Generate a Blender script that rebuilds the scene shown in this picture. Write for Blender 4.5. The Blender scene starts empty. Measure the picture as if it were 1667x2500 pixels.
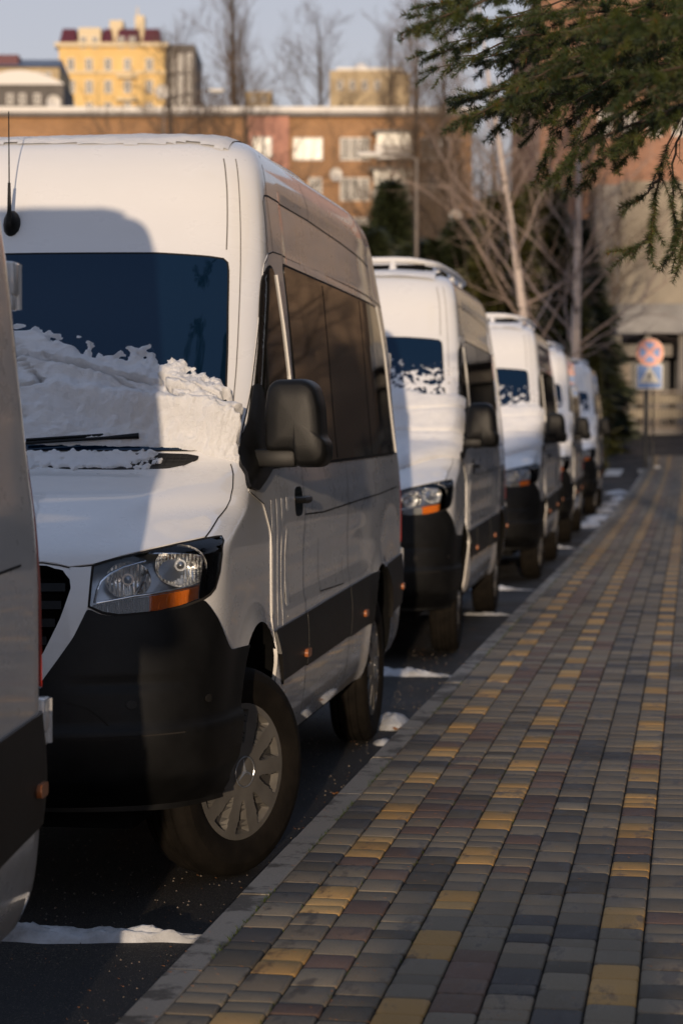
import bpy, bmesh, math, random
import numpy as np
from math import *
from mathutils import Vector, Matrix, Euler, noise as mnoise

# ------------------------------------------------------------------ camera, sky, sun, exposure
scene = bpy.context.scene
COL = scene.collection
FPX = 5400.; HC = 1.64; HORIZON = 1040.; VPX = 1690.
YAWC = atan((VPX-833.5)/FPX); PITCH = atan((1250-HORIZON)/FPX)
cam_d = bpy.data.cameras.new('camera'); cam = bpy.data.objects.new('camera', cam_d); COL.objects.link(cam)
cam_d.sensor_fit = 'VERTICAL'; cam_d.sensor_height = 36; cam_d.lens = FPX/2500*36
cam.location = (0, 0, HC); cam.rotation_euler = (pi/2-PITCH, 0, YAWC)
cam_d.clip_start = .1; cam_d.clip_end = 3000
cam_d.dof.use_dof = True; cam_d.dof.focus_distance = 7.7; cam_d.dof.aperture_fstop = 3.4; cam_d.dof.aperture_blades = 9
scene.camera = cam
SUN_EL = radians(5.5); SUN_AZ = radians(5.4)          # light travels towards +Y and a little towards -X
w = bpy.data.worlds.new('World'); scene.world = w; w.use_nodes = True
nt = w.node_tree; bg = nt.nodes['Background']
sky = nt.nodes.new('ShaderNodeTexSky'); sky.sky_type = 'NISHITA'; sky.sun_disc = False
sky.sun_elevation = SUN_EL; sky.sun_rotation = pi-SUN_AZ; sky.air_density = 1.3; sky.dust_density = 1.2; sky.ozone_density = 2.2; sky.altitude = 150
# thin high haze over the clear sky: a pale veil, a little warmer towards the horizon
geo = nt.nodes.new('ShaderNodeTexCoord'); sx_ = nt.nodes.new('ShaderNodeSeparateXYZ'); nt.links.new(geo.outputs['Generated'], sx_.inputs[0])
vr = nt.nodes.new('ShaderNodeValToRGB'); nt.links.new(sx_.outputs[2], vr.inputs[0])
ve = vr.color_ramp.elements; ve[0].position = 0; ve[0].color = (3.45, 3.2, 3.5, 1); ve[1].position = .22; ve[1].color = (2.9, 2.9, 3.5, 1); e3 = ve.new(.7); e3.color = (1.6, 2.0, 3.0, 1)
vm = nt.nodes.new('ShaderNodeMix'); vm.data_type = 'RGBA'; vm.inputs[0].default_value = .8; nt.links.new(sky.outputs[0], vm.inputs[6]); nt.links.new(vr.outputs[0], vm.inputs[7])
nt.links.new(vm.outputs[2], bg.inputs[0]); bg.inputs[1].default_value = .15
sd = bpy.data.lights.new('sun', 'SUN'); sd.energy = 2.9; sd.angle = radians(.6); sd.color = (1, .78, .56)
so = bpy.data.objects.new('sun', sd); COL.objects.link(so)
so.rotation_euler = Vector((-sin(SUN_AZ)*cos(SUN_EL), cos(SUN_AZ)*cos(SUN_EL), -sin(SUN_EL))).to_track_quat('-Z', 'Y').to_euler()
scene.view_settings.view_transform = 'Standard'; scene.view_settings.look = 'None'
scene.view_settings.exposure = .3; scene.view_settings.gamma = 1
scene.render.engine = 'CYCLES'
scene.cycles.max_bounces = 8; scene.cycles.transparent_max_bounces = 12

fwd = np.array([-sin(YAWC)*cos(PITCH), cos(YAWC)*cos(PITCH), -sin(PITCH)])
rgt = np.array([cos(YAWC), sin(YAWC), 0]); upv = np.cross(rgt, fwd)
def at(px, py, z):
    return np.array([0, 0, HC]) + (fwd+rgt*(px-833.5)/FPX+upv*(1250-py)/FPX)*z

# ------------------------------------------------------------------ materials
MATS = {}
class NT:
    def __init__(s, name):
        s.m = bpy.data.materials.new(name); s.m.use_nodes = True; s.t = s.m.node_tree; s.b = s.t.nodes['Principled BSDF']
        s.out = s.t.nodes['Material Output']; MATS[name] = s.m
    def n(s, typ, **k):
        nd = s.t.nodes.new('ShaderNode'+typ)
        for a, v in k.items(): setattr(nd, a, v)
        return nd
    def l(s, a, b): s.t.links.new(a, b)
    def coord(s, kind='Object', scale=None):
        tc = s.n('TexCoord'); o = tc.outputs[kind]
        if scale is not None:
            mp = s.n('Mapping'); mp.inputs['Scale'].default_value = scale; s.l(o, mp.inputs[0]); o = mp.outputs[0]
        return o
    def noise(s, vec, scale, detail=4, rough=.55):
        nd = s.n('TexNoise'); nd.inputs['Scale'].default_value = scale; nd.inputs['Detail'].default_value = detail; nd.inputs['Roughness'].default_value = rough
        if vec is not None: s.l(vec, nd.inputs['Vector'])
        return nd.outputs['Fac']
    def ramp(s, fac, stops, const=False):
        r = s.n('ValToRGB'); e = r.color_ramp.elements
        if const: r.color_ramp.interpolation = 'CONSTANT'
        while len(e) < len(stops): e.new(.5)
        for i, (p, c) in enumerate(stops):
            e[i].position = p; e[i].color = (c, c, c, 1) if not hasattr(c, '__len__') else (*c, 1)
        s.l(fac, r.inputs[0]); return r.outputs[0]
    def mix(s, fac, a, b, typ='MIX'):
        m = s.n('Mix', data_type='RGBA', blend_type=typ)
        for i, v in ((6, a), (7, b)):
            if hasattr(v, 'is_linked'): s.l(v, m.inputs[i])
            else: m.inputs[i].default_value = (*v, 1)
        if hasattr(fac, 'is_linked'): s.l(fac, m.inputs[0])
        else: m.inputs[0].default_value = fac
        return m.outputs[2]
    def bump(s, h, strength, dist=.01):
        b = s.n('Bump'); b.inputs['Strength'].default_value = strength; b.inputs['Distance'].default_value = dist
        s.l(h, b.inputs['Height']); s.l(b.outputs[0], s.b.inputs['Normal'])
    def set(s, col=None, rough=None, metal=None, spec=None, coat=None, coat_r=None):
        for k, v in (('Base Color', col), ('Roughness', rough), ('Metallic', metal), ('Specular IOR Level', spec), ('Coat Weight', coat), ('Coat Roughness', coat_r)):
            if v is None: continue
            if hasattr(v, 'is_linked'): s.l(v, s.b.inputs[k])
            else: s.b.inputs[k].default_value = (*v, 1) if hasattr(v, '__len__') else v
def simple(name, col, rough=.5, metal=0, spec=.5, var=.0, vscale=3., bump=0, bscale=60):
    t = NT(name)
    c = t.coord()
    if var:
        f = t.noise(c, vscale, 5)
        col2 = tuple(max(0, x*(1-var)) for x in col); col1 = tuple(min(1, x*(1+var)) for x in col)
        t.set(t.mix(t.ramp(f, [(.3, 0), (.7, 1)]), col2, col1))
    else: t.set(col)
    t.set(rough=rough, metal=metal, spec=spec)
    if bump: t.bump(t.noise(c, bscale, 4), bump, .004)
    return t.m
# van paint: white, road film and specks of dirt, denser low down
t = NT('white_paint'); c = t.coord()
sep = t.n('SeparateXYZ'); t.l(c, sep.inputs[0])
low = t.n('MapRange'); low.inputs[1].default_value = .35; low.inputs[2].default_value = 1.25; low.inputs[3].default_value = .60; low.inputs[4].default_value = .07
t.l(sep.outputs[2], low.inputs[0])
oi = t.n('ObjectInfo'); vs_ = t.n('VectorMath', operation='SCALE'); vs_.inputs[0].default_value = (7, 5, 3); t.l(oi.outputs['Random'], vs_.inputs['Scale']); va = t.n('VectorMath', operation='ADD'); t.l(t.coord(scale=(1, 1, 2.2)), va.inputs[0]); t.l(vs_.outputs[0], va.inputs[1])
f = t.noise(va.outputs[0], 3.2, 7, .65)
mul = t.n('Math', operation='MULTIPLY'); t.l(f, mul.inputs[0]); t.l(low.outputs[0], mul.inputs[1])
mul2 = t.n('Math', operation='MULTIPLY', use_clamp=True); t.l(mul.outputs[0], mul2.inputs[0]); mul2.inputs[1].default_value = 1.8
colr = t.mix(mul2.outputs[0], (.74, .735, .72), (.26, .22, .175))
sp = t.ramp(t.noise(c, 75, 2, .5), [(.735, 0), (.77, 1)])
big = t.ramp(t.noise(c, 9, 3, .5), [(.58, 0), (.68, .45)])
sm_ = t.n('Math', operation='MULTIPLY'); t.l(sp, sm_.inputs[0]); t.l(big, sm_.inputs[1])
colr = t.mix(sm_.outputs[0], colr, (.16, .14, .12))
t.set(colr, rough=t.ramp(f, [(.35, .22), (.7, .45)]), spec=.5, coat=1., coat_r=.04)
t.bump(t.noise(c, 2.3, 2, .4), .12, .012)
simple('black_plastic', (.006, .006, .006), .46, spec=.22, var=.6, vscale=4.5, bump=.12, bscale=260)
simple('trim_plastic', (.011, .010, .009), .48, spec=.3, var=.3, vscale=5, bump=.1, bscale=200)
simple('inner_black', (.004, .004, .004), .9, spec=.1)
simple('seam_black', (.022, .020, .018), .8, spec=.1)
simple('grit_stone', (.12, .10, .08), .9, var=.5, vscale=40)
simple('seam_grey', (.13, .12, .11), .8)
simple('rubber', (.0075, .006, .0045), .8, spec=.12, var=.45, vscale=12, bump=.35, bscale=70)
simple('gloss_black', (.005, .005, .006), .08, spec=.6)
simple('wheel_silver', (.13, .122, .11), .42, metal=.4, var=.25, vscale=8)
simple('wheel_slot_shade', (.03, .028, .026), .6)
simple('chrome', (.85, .85, .86), .10, metal=1)
simple('reflector_chrome', (.92, .90, .86), .24, metal=1)
simple('satin_chrome', (.42, .44, .47), .28, metal=.85)
simple('grey_vinyl', (.50, .49, .47), .55, var=.15, vscale=25)
simple('amber', (.72, .20, .02), .22, spec=.6)
simple('clear_ribs', (.42, .42, .41), .2, metal=.35)
simple('red_lens', (.20, .014, .010), .15, spec=.6)
simple('marker_orange', (.30, .10, .035), .3)
t = NT('window_glass'); t.set((.006, .0055, .005), rough=.025, spec=1.); t.bump(t.noise(t.coord(), 1.6, 1), .05, .01)
t = NT('screen_glass'); t.set((.002, .009, .022), rough=.03, spec=.75); t.b.inputs['Specular Tint'].default_value = (.36, .56, .78, 1)
# clear lens cover: glossy skin over a see-through sheet
t = NT('clear_lens'); fr = t.n('Fresnel'); fr.inputs[0].default_value = 1.45
gl = t.n('BsdfGlossy'); gl.inputs['Roughness'].default_value = .03; tr = t.n('BsdfTransparent'); tr.inputs[0].default_value = (.93, .94, .95, 1)
mx = t.n('MixShader'); t.l(fr.outputs[0], mx.inputs[0]); t.l(tr.outputs[0], mx.inputs[1]); t.l(gl.outputs[0], mx.inputs[2]); t.l(mx.outputs[0], t.out.inputs[0])
t = NT('snow'); c = t.coord()
t.set(t.mix(t.ramp(t.noise(c, 14, 5), [(.35, 0), (.7, 1)]), (.88, .885, .9), (.94, .94, .94)), rough=.75, spec=.3)
t.b.inputs['Subsurface Weight'].default_value = .0
ad = t.n('Math', operation='ADD'); t.l(t.noise(c, 42, 6, .75), ad.inputs[0]); t.l(t.noise(c, 210, 3, .8), ad.inputs[1]); t.bump(ad.outputs[0], .8, .015)
t = NT('old_snow'); c = t.coord()
t.set(t.mix(t.ramp(t.noise(c, 8, 6), [(.35, 0), (.75, 1)]), (.26, .26, .26), (.62, .64, .67)), rough=.6, spec=.4); t.bump(t.noise(c, 60, 6, .7), .6, .012)
# asphalt: coarse aggregate, wet dark patches
t = NT('asphalt'); c = t.coord()
a1 = t.noise(c, 140, 3, .7); a2 = t.noise(c, .6, 5)
cc = t.mix(t.ramp(a1, [(.38, 0), (.72, 1)]), (.010, .010, .010), (.050, .044, .037))
cc = t.mix(t.ramp(a2, [(.42, 0), (.6, 1)]), cc, (.014, .014, .015), 'MIX')
sp = t.ramp(t.noise(c, 190, 1), [(.66, 0), (.70, 1)]); cc = t.mix(sp, cc, (.14, .12, .09))
t.set(cc, rough=t.ramp(a2, [(.4, .85), (.62, .55)]), spec=.3); t.bump(a1, .7, .006)
# paving stones: each stone's own cast-in pigment comes from a face colour
t = NT('paver'); c = t.coord(); at_ = t.n('Attribute', attribute_name='stone')
g1 = t.noise(c, 420, 2, .6); g2 = t.noise(t.coord(scale=(1, .35, 1)), 9, 6, .7)
cc = t.mix(t.ramp(g1, [(.3, 0), (.7, 1)]), (.72, .72, .72), (1.2, 1.2, 1.2)); cc = t.mix(1, at_.outputs[0], cc, 'MULTIPLY')
wet = t.ramp(g2, [(.56, 0), (.64, 1)])
cc = t.mix(wet, cc, (.42, .40, .38), 'MULTIPLY')
t.set(cc, rough=t.ramp(g2, [(.5, .78), (.66, .5)]), spec=.35); t.bump(g1, .4, .002)
simple('joint', (.028, .025, .02), .95, spec=.1, var=.6, vscale=30, bump=.5, bscale=90)
t = NT('kerb_stone'); c = t.coord(); g1 = t.noise(c, 160, 3, .7); g2 = t.noise(c, 3.2, 6, .7)
cc = t.mix(t.ramp(g1, [(.3, 0), (.7, 1)]), (.20, .18, .15), (.30, .27, .225))
cc = t.mix(t.ramp(g2, [(.50, 0), (.57, 1)]), cc, (.36, .35, .34), 'MULTIPLY'); t.set(cc, rough=.75, spec=.3); t.bump(g1, .4, .003)
t = NT('soil'); c = t.coord(); g = t.noise(c, .35, 7, .65)
cc = t.mix(t.ramp(t.noise(c, 7, 5), [(.3, 0), (.7, 1)]), (.03, .025, .018), (.075, .062, .045)); cc = t.mix(t.ramp(g, [(.68, 0), (.74, 1)]), cc, (.45, .46, .48)); t.set(cc, rough=.95, spec=.1)
simple('moss', (.05, .07, .012), .95, spec=.1, var=.5, vscale=60)
simple('dry_leaf', (.30, .12, .03), .8, var=.4, vscale=90)
t = NT('needles'); at_ = t.n('Attribute', attribute_name='leaf'); t.set(at_.outputs[0], rough=.5, spec=.35)
t.b.inputs['Transmission Weight'].default_value = 0
simple('twig_bark', (.055, .034, .02), .85, var=.4, vscale=80)
simple('dark_bark', (.06, .045, .035), .9, var=.4, vscale=12, bump=.5, bscale=25)
simple('bare_twigs', (.105, .075, .052), .9, var=.3, vscale=2)
simple('birch_twigs', (.27, .205, .17), .85, var=.3, vscale=3)
t = NT('birch_bark'); c = t.coord(scale=(1, 1, 3.5)); f = t.noise(c, 1.6, 6, .7)
t.set(t.mix(t.ramp(f, [(.56, 0), (.64, 1)]), (.50, .42, .37), (.07, .06, .055)), rough=.8)
simple('evergreen', (.028, .036, .012), .8, spec=.2, var=.7, vscale=.9)
simple('evergreen_olive', (.045, .045, .012), .8, spec=.2, var=.7, vscale=.9)
def brick(name, c1, c2, sc, mortar=(.25, .2, .15)):
    t = NT(name); c = t.coord()
    b = t.n('TexBrick'); b.inputs['Scale'].default_value = sc; b.inputs['Color1'].default_value = (*c1, 1); b.inputs['Color2'].default_value = (*c2, 1); b.inputs['Mortar'].default_value = (*mortar, 1)
    b.inputs['Mortar Size'].default_value = .01
    mp = t.n('Mapping'); mp.inputs['Rotation'].default_value = (pi/2, 0, 0); t.l(c, mp.inputs[0]); t.l(mp.outputs[0], b.inputs[0])
    st = t.ramp(t.noise(c, .25, 6, .65), [(.3, .7), (.7, 1.15)]); t.set(t.mix(1, b.outputs[0], st, 'MULTIPLY'), rough=.9, spec=.2)
brick('ochre_brick', (.41, .235, .12), (.33, .19, .10), 1.6)
brick('russet_brick', (.36, .19, .12), (.26, .14, .095), 1.6)
simple('cream_wall', (.70, .49, .20), .85, var=.12, vscale=.4)
simple('cream_trim', (.66, .55, .36), .85)
simple('pink_wall', (.50, .25, .18), .85, var=.12, vscale=.5)
simple('maroon_roof', (.10, .02, .03), .6)
simple('slate_roof', (.13, .16, .21), .6, var=.2, vscale=.6)
simple('brown_wall', (.19, .13, .085), .9, var=.3, vscale=.3)
simple('grey_wall', (.12, .11, .10), .9, var=.2, vscale=.5)
simple('pale_wall', (.42, .33, .20), .85, var=.15, vscale=.4)
simple('concrete', (.27, .235, .18), .9, var=.25, vscale=.5)
simple('grey_concrete', (.21, .195, .18), .9, var=.25, vscale=.6)
simple('canopy_concrete', (.24, .235, .23), .85, var=.35, vscale=.7)
simple('white_frame', (.66, .63, .58), .6)
simple('pane', (.03, .032, .034), .35, spec=.35, var=.5, vscale=1.3)
simple('pale_pane', (.36, .36, .31), .3, var=.3, vscale=.7)
simple('dish_white', (.62, .60, .56), .5)
simple('metal_grey', (.12, .10, .085), .5, metal=.4, var=.2)
simple('dark_metal', (.05, .05, .05), .5, metal=.3)
simple('sign_red', (.95, .42, .28), .5); simple('sign_blue', (.20, .34, .66), .5); simple('sign_white', (.72, .69, .6), .45); simple('sign_black', (.02, .02, .02), .5)
simple('road_paint', (.55, .54, .51), .7, var=.3, vscale=6)
simple('fence_beige', (.30, .265, .20), .85, var=.2, vscale=1.5)
simple('hedge_leaf', (.04, .055, .018), .8, var=.5, vscale=6)
simple('bus_seat', (.03, .03, .04), .8)

# ------------------------------------------------------------------ object helpers
def tag(o, label=None, cat=None, group=None, kind=None):
    if label: o['label'] = label
    if cat: o['category'] = cat
    if group: o['group'] = group
    if kind: o['kind'] = kind
    return o
def empty(name, loc=(0, 0, 0), rz=0.):
    o = bpy.data.objects.new(name, None); o.empty_display_size = .2; COL.objects.link(o); o.location = tuple(float(v) for v in loc); o.rotation_euler = (0, 0, rz); return o
class MB:
    def __init__(s): s.v = []; s.f = []; s.mi = []
    def add(s, vs, fs, mi=0):
        b = len(s.v); s.v += [tuple(float(c) for c in v) for v in vs]; s.f += [tuple(i+b for i in f) for f in fs]; s.mi += [mi]*len(fs); return s
    def box(s, x0, x1, y0, y1, z0, z1, mi=0, bev=0):
        if bev:
            bm = bmesh.new(); bmesh.ops.create_cube(bm, size=1)
            for v in bm.verts: v.co = ((x0+x1)/2+v.co.x*(x1-x0), (y0+y1)/2+v.co.y*(y1-y0), (z0+z1)/2+v.co.z*(z1-z0))
            bmesh.ops.bevel(bm, geom=list(bm.edges), offset=bev, segments=2, affect='EDGES', profile=.5)
            bm.verts.index_update(); s.add([v.co for v in bm.verts], [[v.index for v in f.verts] for f in bm.faces], mi); bm.free(); return s
        v = [(x, y, z) for z in (z0, z1) for y in (y0, y1) for x in (x0, x1)]
        return s.add(v, [(0, 2, 3, 1), (4, 5, 7, 6), (0, 1, 5, 4), (2, 6, 7, 3), (0, 4, 6, 2), (1, 3, 7, 5)], mi)
    def tube(s, pts, rad, n=8, mi=0, cap=True):
        pts = [np.array(p, float) for p in pts]
        if not hasattr(rad, '__len__'): rad = [rad]*len(pts)
        vs = []; ref = np.array([0, 0, 1.])
        for i, p in enumerate(pts):
            d = pts[min(i+1, len(pts)-1)]-pts[max(i-1, 0)]; d = d/(np.linalg.norm(d)+1e-9)
            r = ref if abs(d@ref) < .95 else np.array([1., 0, 0]); a = np.cross(d, r); a /= np.linalg.norm(a); b = np.cross(d, a)
            for k in range(n):
                t = 2*pi*k/n; vs.append(p+rad[i]*(cos(t)*a+sin(t)*b))
        fs = [(i*n+k, i*n+(k+1) % n, (i+1)*n+(k+1) % n, (i+1)*n+k) for i in range(len(pts)-1) for k in range(n)]
        if cap: fs += [tuple(range(n))[::-1], tuple(range((len(pts)-1)*n, len(pts)*n))]
        return s.add(vs, fs, mi)
    def lathe(s, prof, n=32, M=None, mi=0):
        # prof: (r, h) about +X axis by default
        vs = []; 
        for r, h in prof:
            for k in range(n):
                t = 2*pi*k/n; vs.append((h, r*cos(t), r*sin(t)))
        if M is not None: vs = [tuple(M @ Vector(v)) for v in vs]
        fs = [(i*n+k, i*n+(k+1) % n, (i+1)*n+(k+1) % n, (i+1)*n+k) for i in range(len(prof)-1) for k in range(n)]
        return s.add(vs, fs, mi)
    def prism(s, poly, a, b, axis='y', mi=0):
        n = len(poly); mk = {'y': lambda u, v, w: (u, w, v), 'x': lambda u, v, w: (w, u, v), 'z': lambda u, v, w: (u, v, w)}[axis]
        vs = [mk(u, v, a) for u, v in poly]+[mk(u, v, b) for u, v in poly]
        return s.add(vs, [tuple(range(n))[::-1], tuple(range(n, 2*n))]+[(i, (i+1) % n, n+(i+1) % n, n+i) for i in range(n)], mi)
    def build(s, name, mats, parent=None, smooth=False, flip=False):
        me = bpy.data.meshes.new(name); me.from_pydata(s.v, [], s.f)
        if not isinstance(mats, (list, tuple)): mats = [mats]
        for m in mats: me.materials.append(MATS[m] if isinstance(m, str) else m)
        me.polygons.foreach_set('material_index', s.mi)
        bm = bmesh.new(); bm.from_mesh(me); bmesh.ops.recalc_face_normals(bm, faces=bm.faces); bm.to_mesh(me); bm.free()
        if smooth:
            me.polygons.foreach_set('use_smooth', [True]*len(me.polygons))
            if smooth is not True: me.set_sharp_from_angle(angle=radians(smooth))
        me.update(); o = bpy.data.objects.new(name, me); COL.objects.link(o)
        if parent: o.parent = parent
        return o
def copy_tree(o, parent=None):
    c = o.copy(); COL.objects.link(c); c.parent = parent
    for ch in list(o.children): copy_tree(ch, c)
    return c
def mirror_poly(p): return [(-a, b) for a, b in p][::-1]

# ground height along the street (a slight dip, then a rise towards the crossing)
GOFF = .055
_gD = [-60, 16, 28, 40, 54, 67, 75, 84, 140, 180, 270, 420, 900]; _gZ = [0, 0, -.04, -.05, .06, .26, .70, 1.40, 2.4, 5, 30, 34, 34]
def g(y):
    return float(np.interp(y, _gD, _gZ)*.5 + np.interp(y-2.5, _gD, _gZ)*.25+np.interp(y+2.5, _gD, _gZ)*.25)-GOFF

# ------------------------------------------------------------------ ground, road, kerb, paving
def strip(name, x0, x1, y0, y1, dz, mat, nx=1, step=2., kind='structure'):
    ys = list(np.arange(y0, min(y1, 110), step))+list(np.arange(max(y0, 110), y1, 12.)) if y1 > 110 else list(np.arange(y0, y1, step))
    ys = sorted(set([float(round(v, 3)) for v in ys]+[float(y1)])); xs = np.linspace(x0, x1, nx+1)
    m = MB(); m.add([(x, y, g(y)+dz) for y in ys for x in xs], [(j*(nx+1)+i, j*(nx+1)+i+1, (j+1)*(nx+1)+i+1, (j+1)*(nx+1)+i) for j in range(len(ys)-1) for i in range(nx)])
    o = m.build(name, mat); tag(o, kind=kind); return o
strip('ground', -500, 500, -60, 900, -.03, 'soil', 8)
strip('road', -15.5, -1.40, -30, 74, 0, 'asphalt', 4)
strip('cross_road', -120, 60, 74.05, 83, 0, 'asphalt', 4, 1.)
KX0, KX1, PX0 = -1.455, -1.347, -1.345; PW = .1345; PZ = .175
m = MB(); y = -20.
rnd = random.Random(5)
while y < 72:
    L = .995; n0 = len(m.v); ya, yb = y+.003, y+L-.003; dz = rnd.uniform(-.002, .002); za, zb = g(ya), g(yb)
    prof = [(KX0, -.05), (KX0, PZ-.016), (KX0+.014, PZ), (KX1-.003, PZ), (KX1, PZ-.004), (KX1, -.05)]
    vs = [(a, ya, za+b+dz) for a, b in prof]+[(a, yb, zb+b+dz) for a, b in prof]
    m.add(vs, [(i, i+1, 7+i, 6+i) for i in range(5)]+[(0, 1, 2, 3, 4, 5), (11, 10, 9, 8, 7, 6)]); y += 1.0
kerb = m.build('kerb', 'kerb_stone'); tag(kerb, kind='structure')
strip('pavement_bed', PX0, 6.0, -20, 73, PZ-.010, 'joint', 1, 1.)
def pavers():
    R = random.Random(11); V = []; Fq = []; cols = []
    grey = [(.215, .19, .155), (.24, .212, .17), (.19, .168, .138), (.225, .192, .15)]
    yel = [(.50, .315, .125), (.45, .28, .105), (.54, .36, .16)]
    blue = [(.078, .076, .080), (.10, .096, .094)]; pur = [(.17, .115, .098), (.13, .09, .078), (.185, .13, .105)]; drk = [(.10, .09, .076)]
    yc = {1, 4, 8, 11, 15, 18, 22}
    for c in range(0, 30):
        if c > 11: y1 = 30
        else: y1 = 72.5
        x0 = PX0+c*PW+.001; x1 = x0+PW-.0052
        y = 2.2+R.random()*.3; run = 0; isy = False
        while y < y1:
            L = R.choice([.11, .145, .165, .19]); ya, yb = y+.0003, y+L-.0003
            if run <= 0: isy = (not isy) and c in yc; run = (R.choice([.24, .28, .3]) if isy else R.choice([.3, .34, .38]))
            run -= L
            if c in yc and isy: col = R.choice(yel)
            else:
                u = R.random()
                if c in (0, 6, 7, 13): col = R.choice(blue) if u < .26 else R.choice(drk) if u < .36 else R.choice(grey)
                elif c in (2, 5, 12, 16): col = R.choice(pur) if u < .42 else R.choice(grey)
                elif c in (3, 9): col = R.choice(drk) if u < .2 else R.choice(pur) if u < .27 else R.choice(grey)
                else: col = R.choice(pur) if u < .07 else R.choice(blue) if u < .12 else R.choice(grey)
            kk = R.uniform(.72, 1.02); col = (col[0]*kk*1.08, col[1]*kk, col[2]*kk*.86)
            far = y > 34
            h = R.uniform(-.0012, .0012); tx = R.uniform(-.008, .008); ty = R.uniform(-.010, .010)
            r = .013
            if far: o = [(x0, ya), (x1, ya), (x1, yb), (x0, yb)]
            else:
                o = []
                for (cx, cy, a0) in ((x0+r, ya+r, pi), (x1-r, ya+r, 1.5*pi), (x1-r, yb-r, 0), (x0+r, yb-r, .5*pi)):
                    for q in (0, .5, 1): o.append((cx+r*cos(a0+q*pi/2), cy+r*sin(a0+q*pi/2)))
            mx, my = (x0+x1)/2, (ya+yb)/2; n = len(o); b = len(V)
            for (ins, zz) in ((0, -.02), (0, -.006), (.003, -.0015), (.007, 0)):
                for (px, py) in o:
                    qx = px+(mx-px)*ins/(PW/2); qy = py+(my-py)*ins/(L/2)
                    V.append((qx, qy, g(py)+PZ+zz+(h+(qx-mx)*tx+(qy-my)*ty if zz > -.02 else 0)))
            for ring in range(3):
                for i in range(n): Fq.append((b+ring*n+i, b+ring*n+(i+1) % n, b+(ring+1)*n+(i+1) % n, b+(ring+1)*n+i)); cols.append(col)
            Fq.append(tuple(b+3*n+i for i in range(n))); cols.append(col)
            y += L
    me = bpy.data.meshes.new('pavement'); me.from_pydata(V, [], Fq); me.materials.append(MATS['paver'])
    ca = me.color_attributes.new('stone', 'FLOAT_COLOR', 'CORNER'); arr = []
    for f, c in zip(Fq, cols): arr += [c[0], c[1], c[2], 1.]*len(f)
    ca.data.foreach_set('color', arr); me.polygons.foreach_set('use_smooth', [True]*len(Fq)); me.set_sharp_from_angle(angle=radians(50))
    o = bpy.data.objects.new('pavement', me); COL.objects.link(o); tag(o, kind='structure')
pavers()
# painted zebra stripes
m = MB()
for i in range(9):
    x = -2.35-i*.95; m.add([(x-.25, 65.0, g(65)+.006), (x+.25, 65.0, g(65)+.006), (x+.25, 68.5, g(68.5)+.008), (x-.25, 68.5, g(68.5)+.008)], [(0, 1, 2, 3)])
m.build('zebra_crossing', 'road_paint')['kind'] = 'structure'
# tufts of moss and grass in the joint beside the kerb
R = random.Random(3); m = MB()
for i in range(2600):
    y = 4.5+R.random()**1.6*26; x = KX1+.001+R.gauss(0, .004) if R.random() < .75 else PX0+R.choice([1, 2, 3, 4, 5])*PW+R.gauss(0, .002)
    if mnoise.noise(Vector((x*3, y*1.3, 0))) < -.05: continue
    h = R.uniform(.004, .018); a = R.random()*pi; d = .0016; z = g(y)+PZ-.006
    m.add([(x-d*cos(a), y-d*sin(a), z), (x+d*cos(a), y+d*sin(a), z), (x+R.gauss(0, .008), y+R.gauss(0, .008), z+h+.003)], [(0, 1, 2)])
tag(m.build('moss_tufts', 'moss'), 'thin moss and grass tufts growing in the joint beside the kerb', 'moss', kind='stuff')
# dry needles and crumbs on asphalt, kerb and paving
m = MB()
for i in range(2600):
    y = 4.6+R.random()**1.5*14; x = R.uniform(-2.9, .1); z = g(y)+(.0035 if x < KX0-.01 else PZ+.003); a = R.gauss(1.7, .8); l = R.uniform(.006, .016); d = .0008
    if KX0-.01 <= x <= KX0+.02: continue
    c_, s_ = cos(a)*l, sin(a)*l
    m.add([(x-d, y, z), (x+d, y, z+.001), (x+c_, y+s_, z+.002)], [(0, 1, 2)])
tag(m.build('fallen_needles', 'dry_leaf'), 'dry needles scattered over asphalt and paving', 'fallen needles', kind='stuff')
def leaf(name, x, y, z, s, label, cat='leaf', mat='dry_leaf'):
    m = MB(); n = 9; vs = [(0, 0, .004)]
    for k in range(n): a = 2*pi*k/n; r = s*(.6+.4*random.Random(k+int(x*1e3)).random()); vs.append((r*cos(a), r*.7*sin(a), .003+.35*s*abs(sin(a*1.5))))
    m.add(vs, [(0, 1+k, 1+(k+1) % n) for k in range(n)]); o = m.build(name, mat); o.location = (x, y, z); tag(o, label, cat, 'dry leaves beside the kerb'); return o
for i, (px, py, zc, s, lb) in enumerate([(975, 1728, 12.3, .045, 'large orange leaf beside the snow lump at the kerb'), (820, 1902, 10.15, .028, 'small brown leaf on asphalt in front of the rear wheel'), (838, 1912, 10.05, .022, 'tiny rust leaf close to the kerb ahead of the rear wheel')]):
    P = at(px, py, zc); leaf('dry_leaf', P[0], P[1], g(P[1])+.004, s, lb)
m = MB()
for i in range(2600):
    y = 4.6+R.random()**1.5*12; x = R.uniform(-2.9, KX0-.012) if R.random() < .75 else KX0-.012-abs(R.gauss(0, .05)); s = R.uniform(.0012, .0042)*(1+.3*(y > 9)); z = g(y)
    m.add([(x-s, y-s*.5, z), (x+s, y-s*.4, z), (x, y+s, z), (x+R.gauss(0, s*.3), y, z+s*1.3)], [(0, 1, 3), (1, 2, 3), (2, 0, 3)])
tag(m.build('grit', 'grit_stone'), 'pale grit and crumbs of stone strewn on the dark asphalt', 'grit', kind='stuff')
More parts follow.
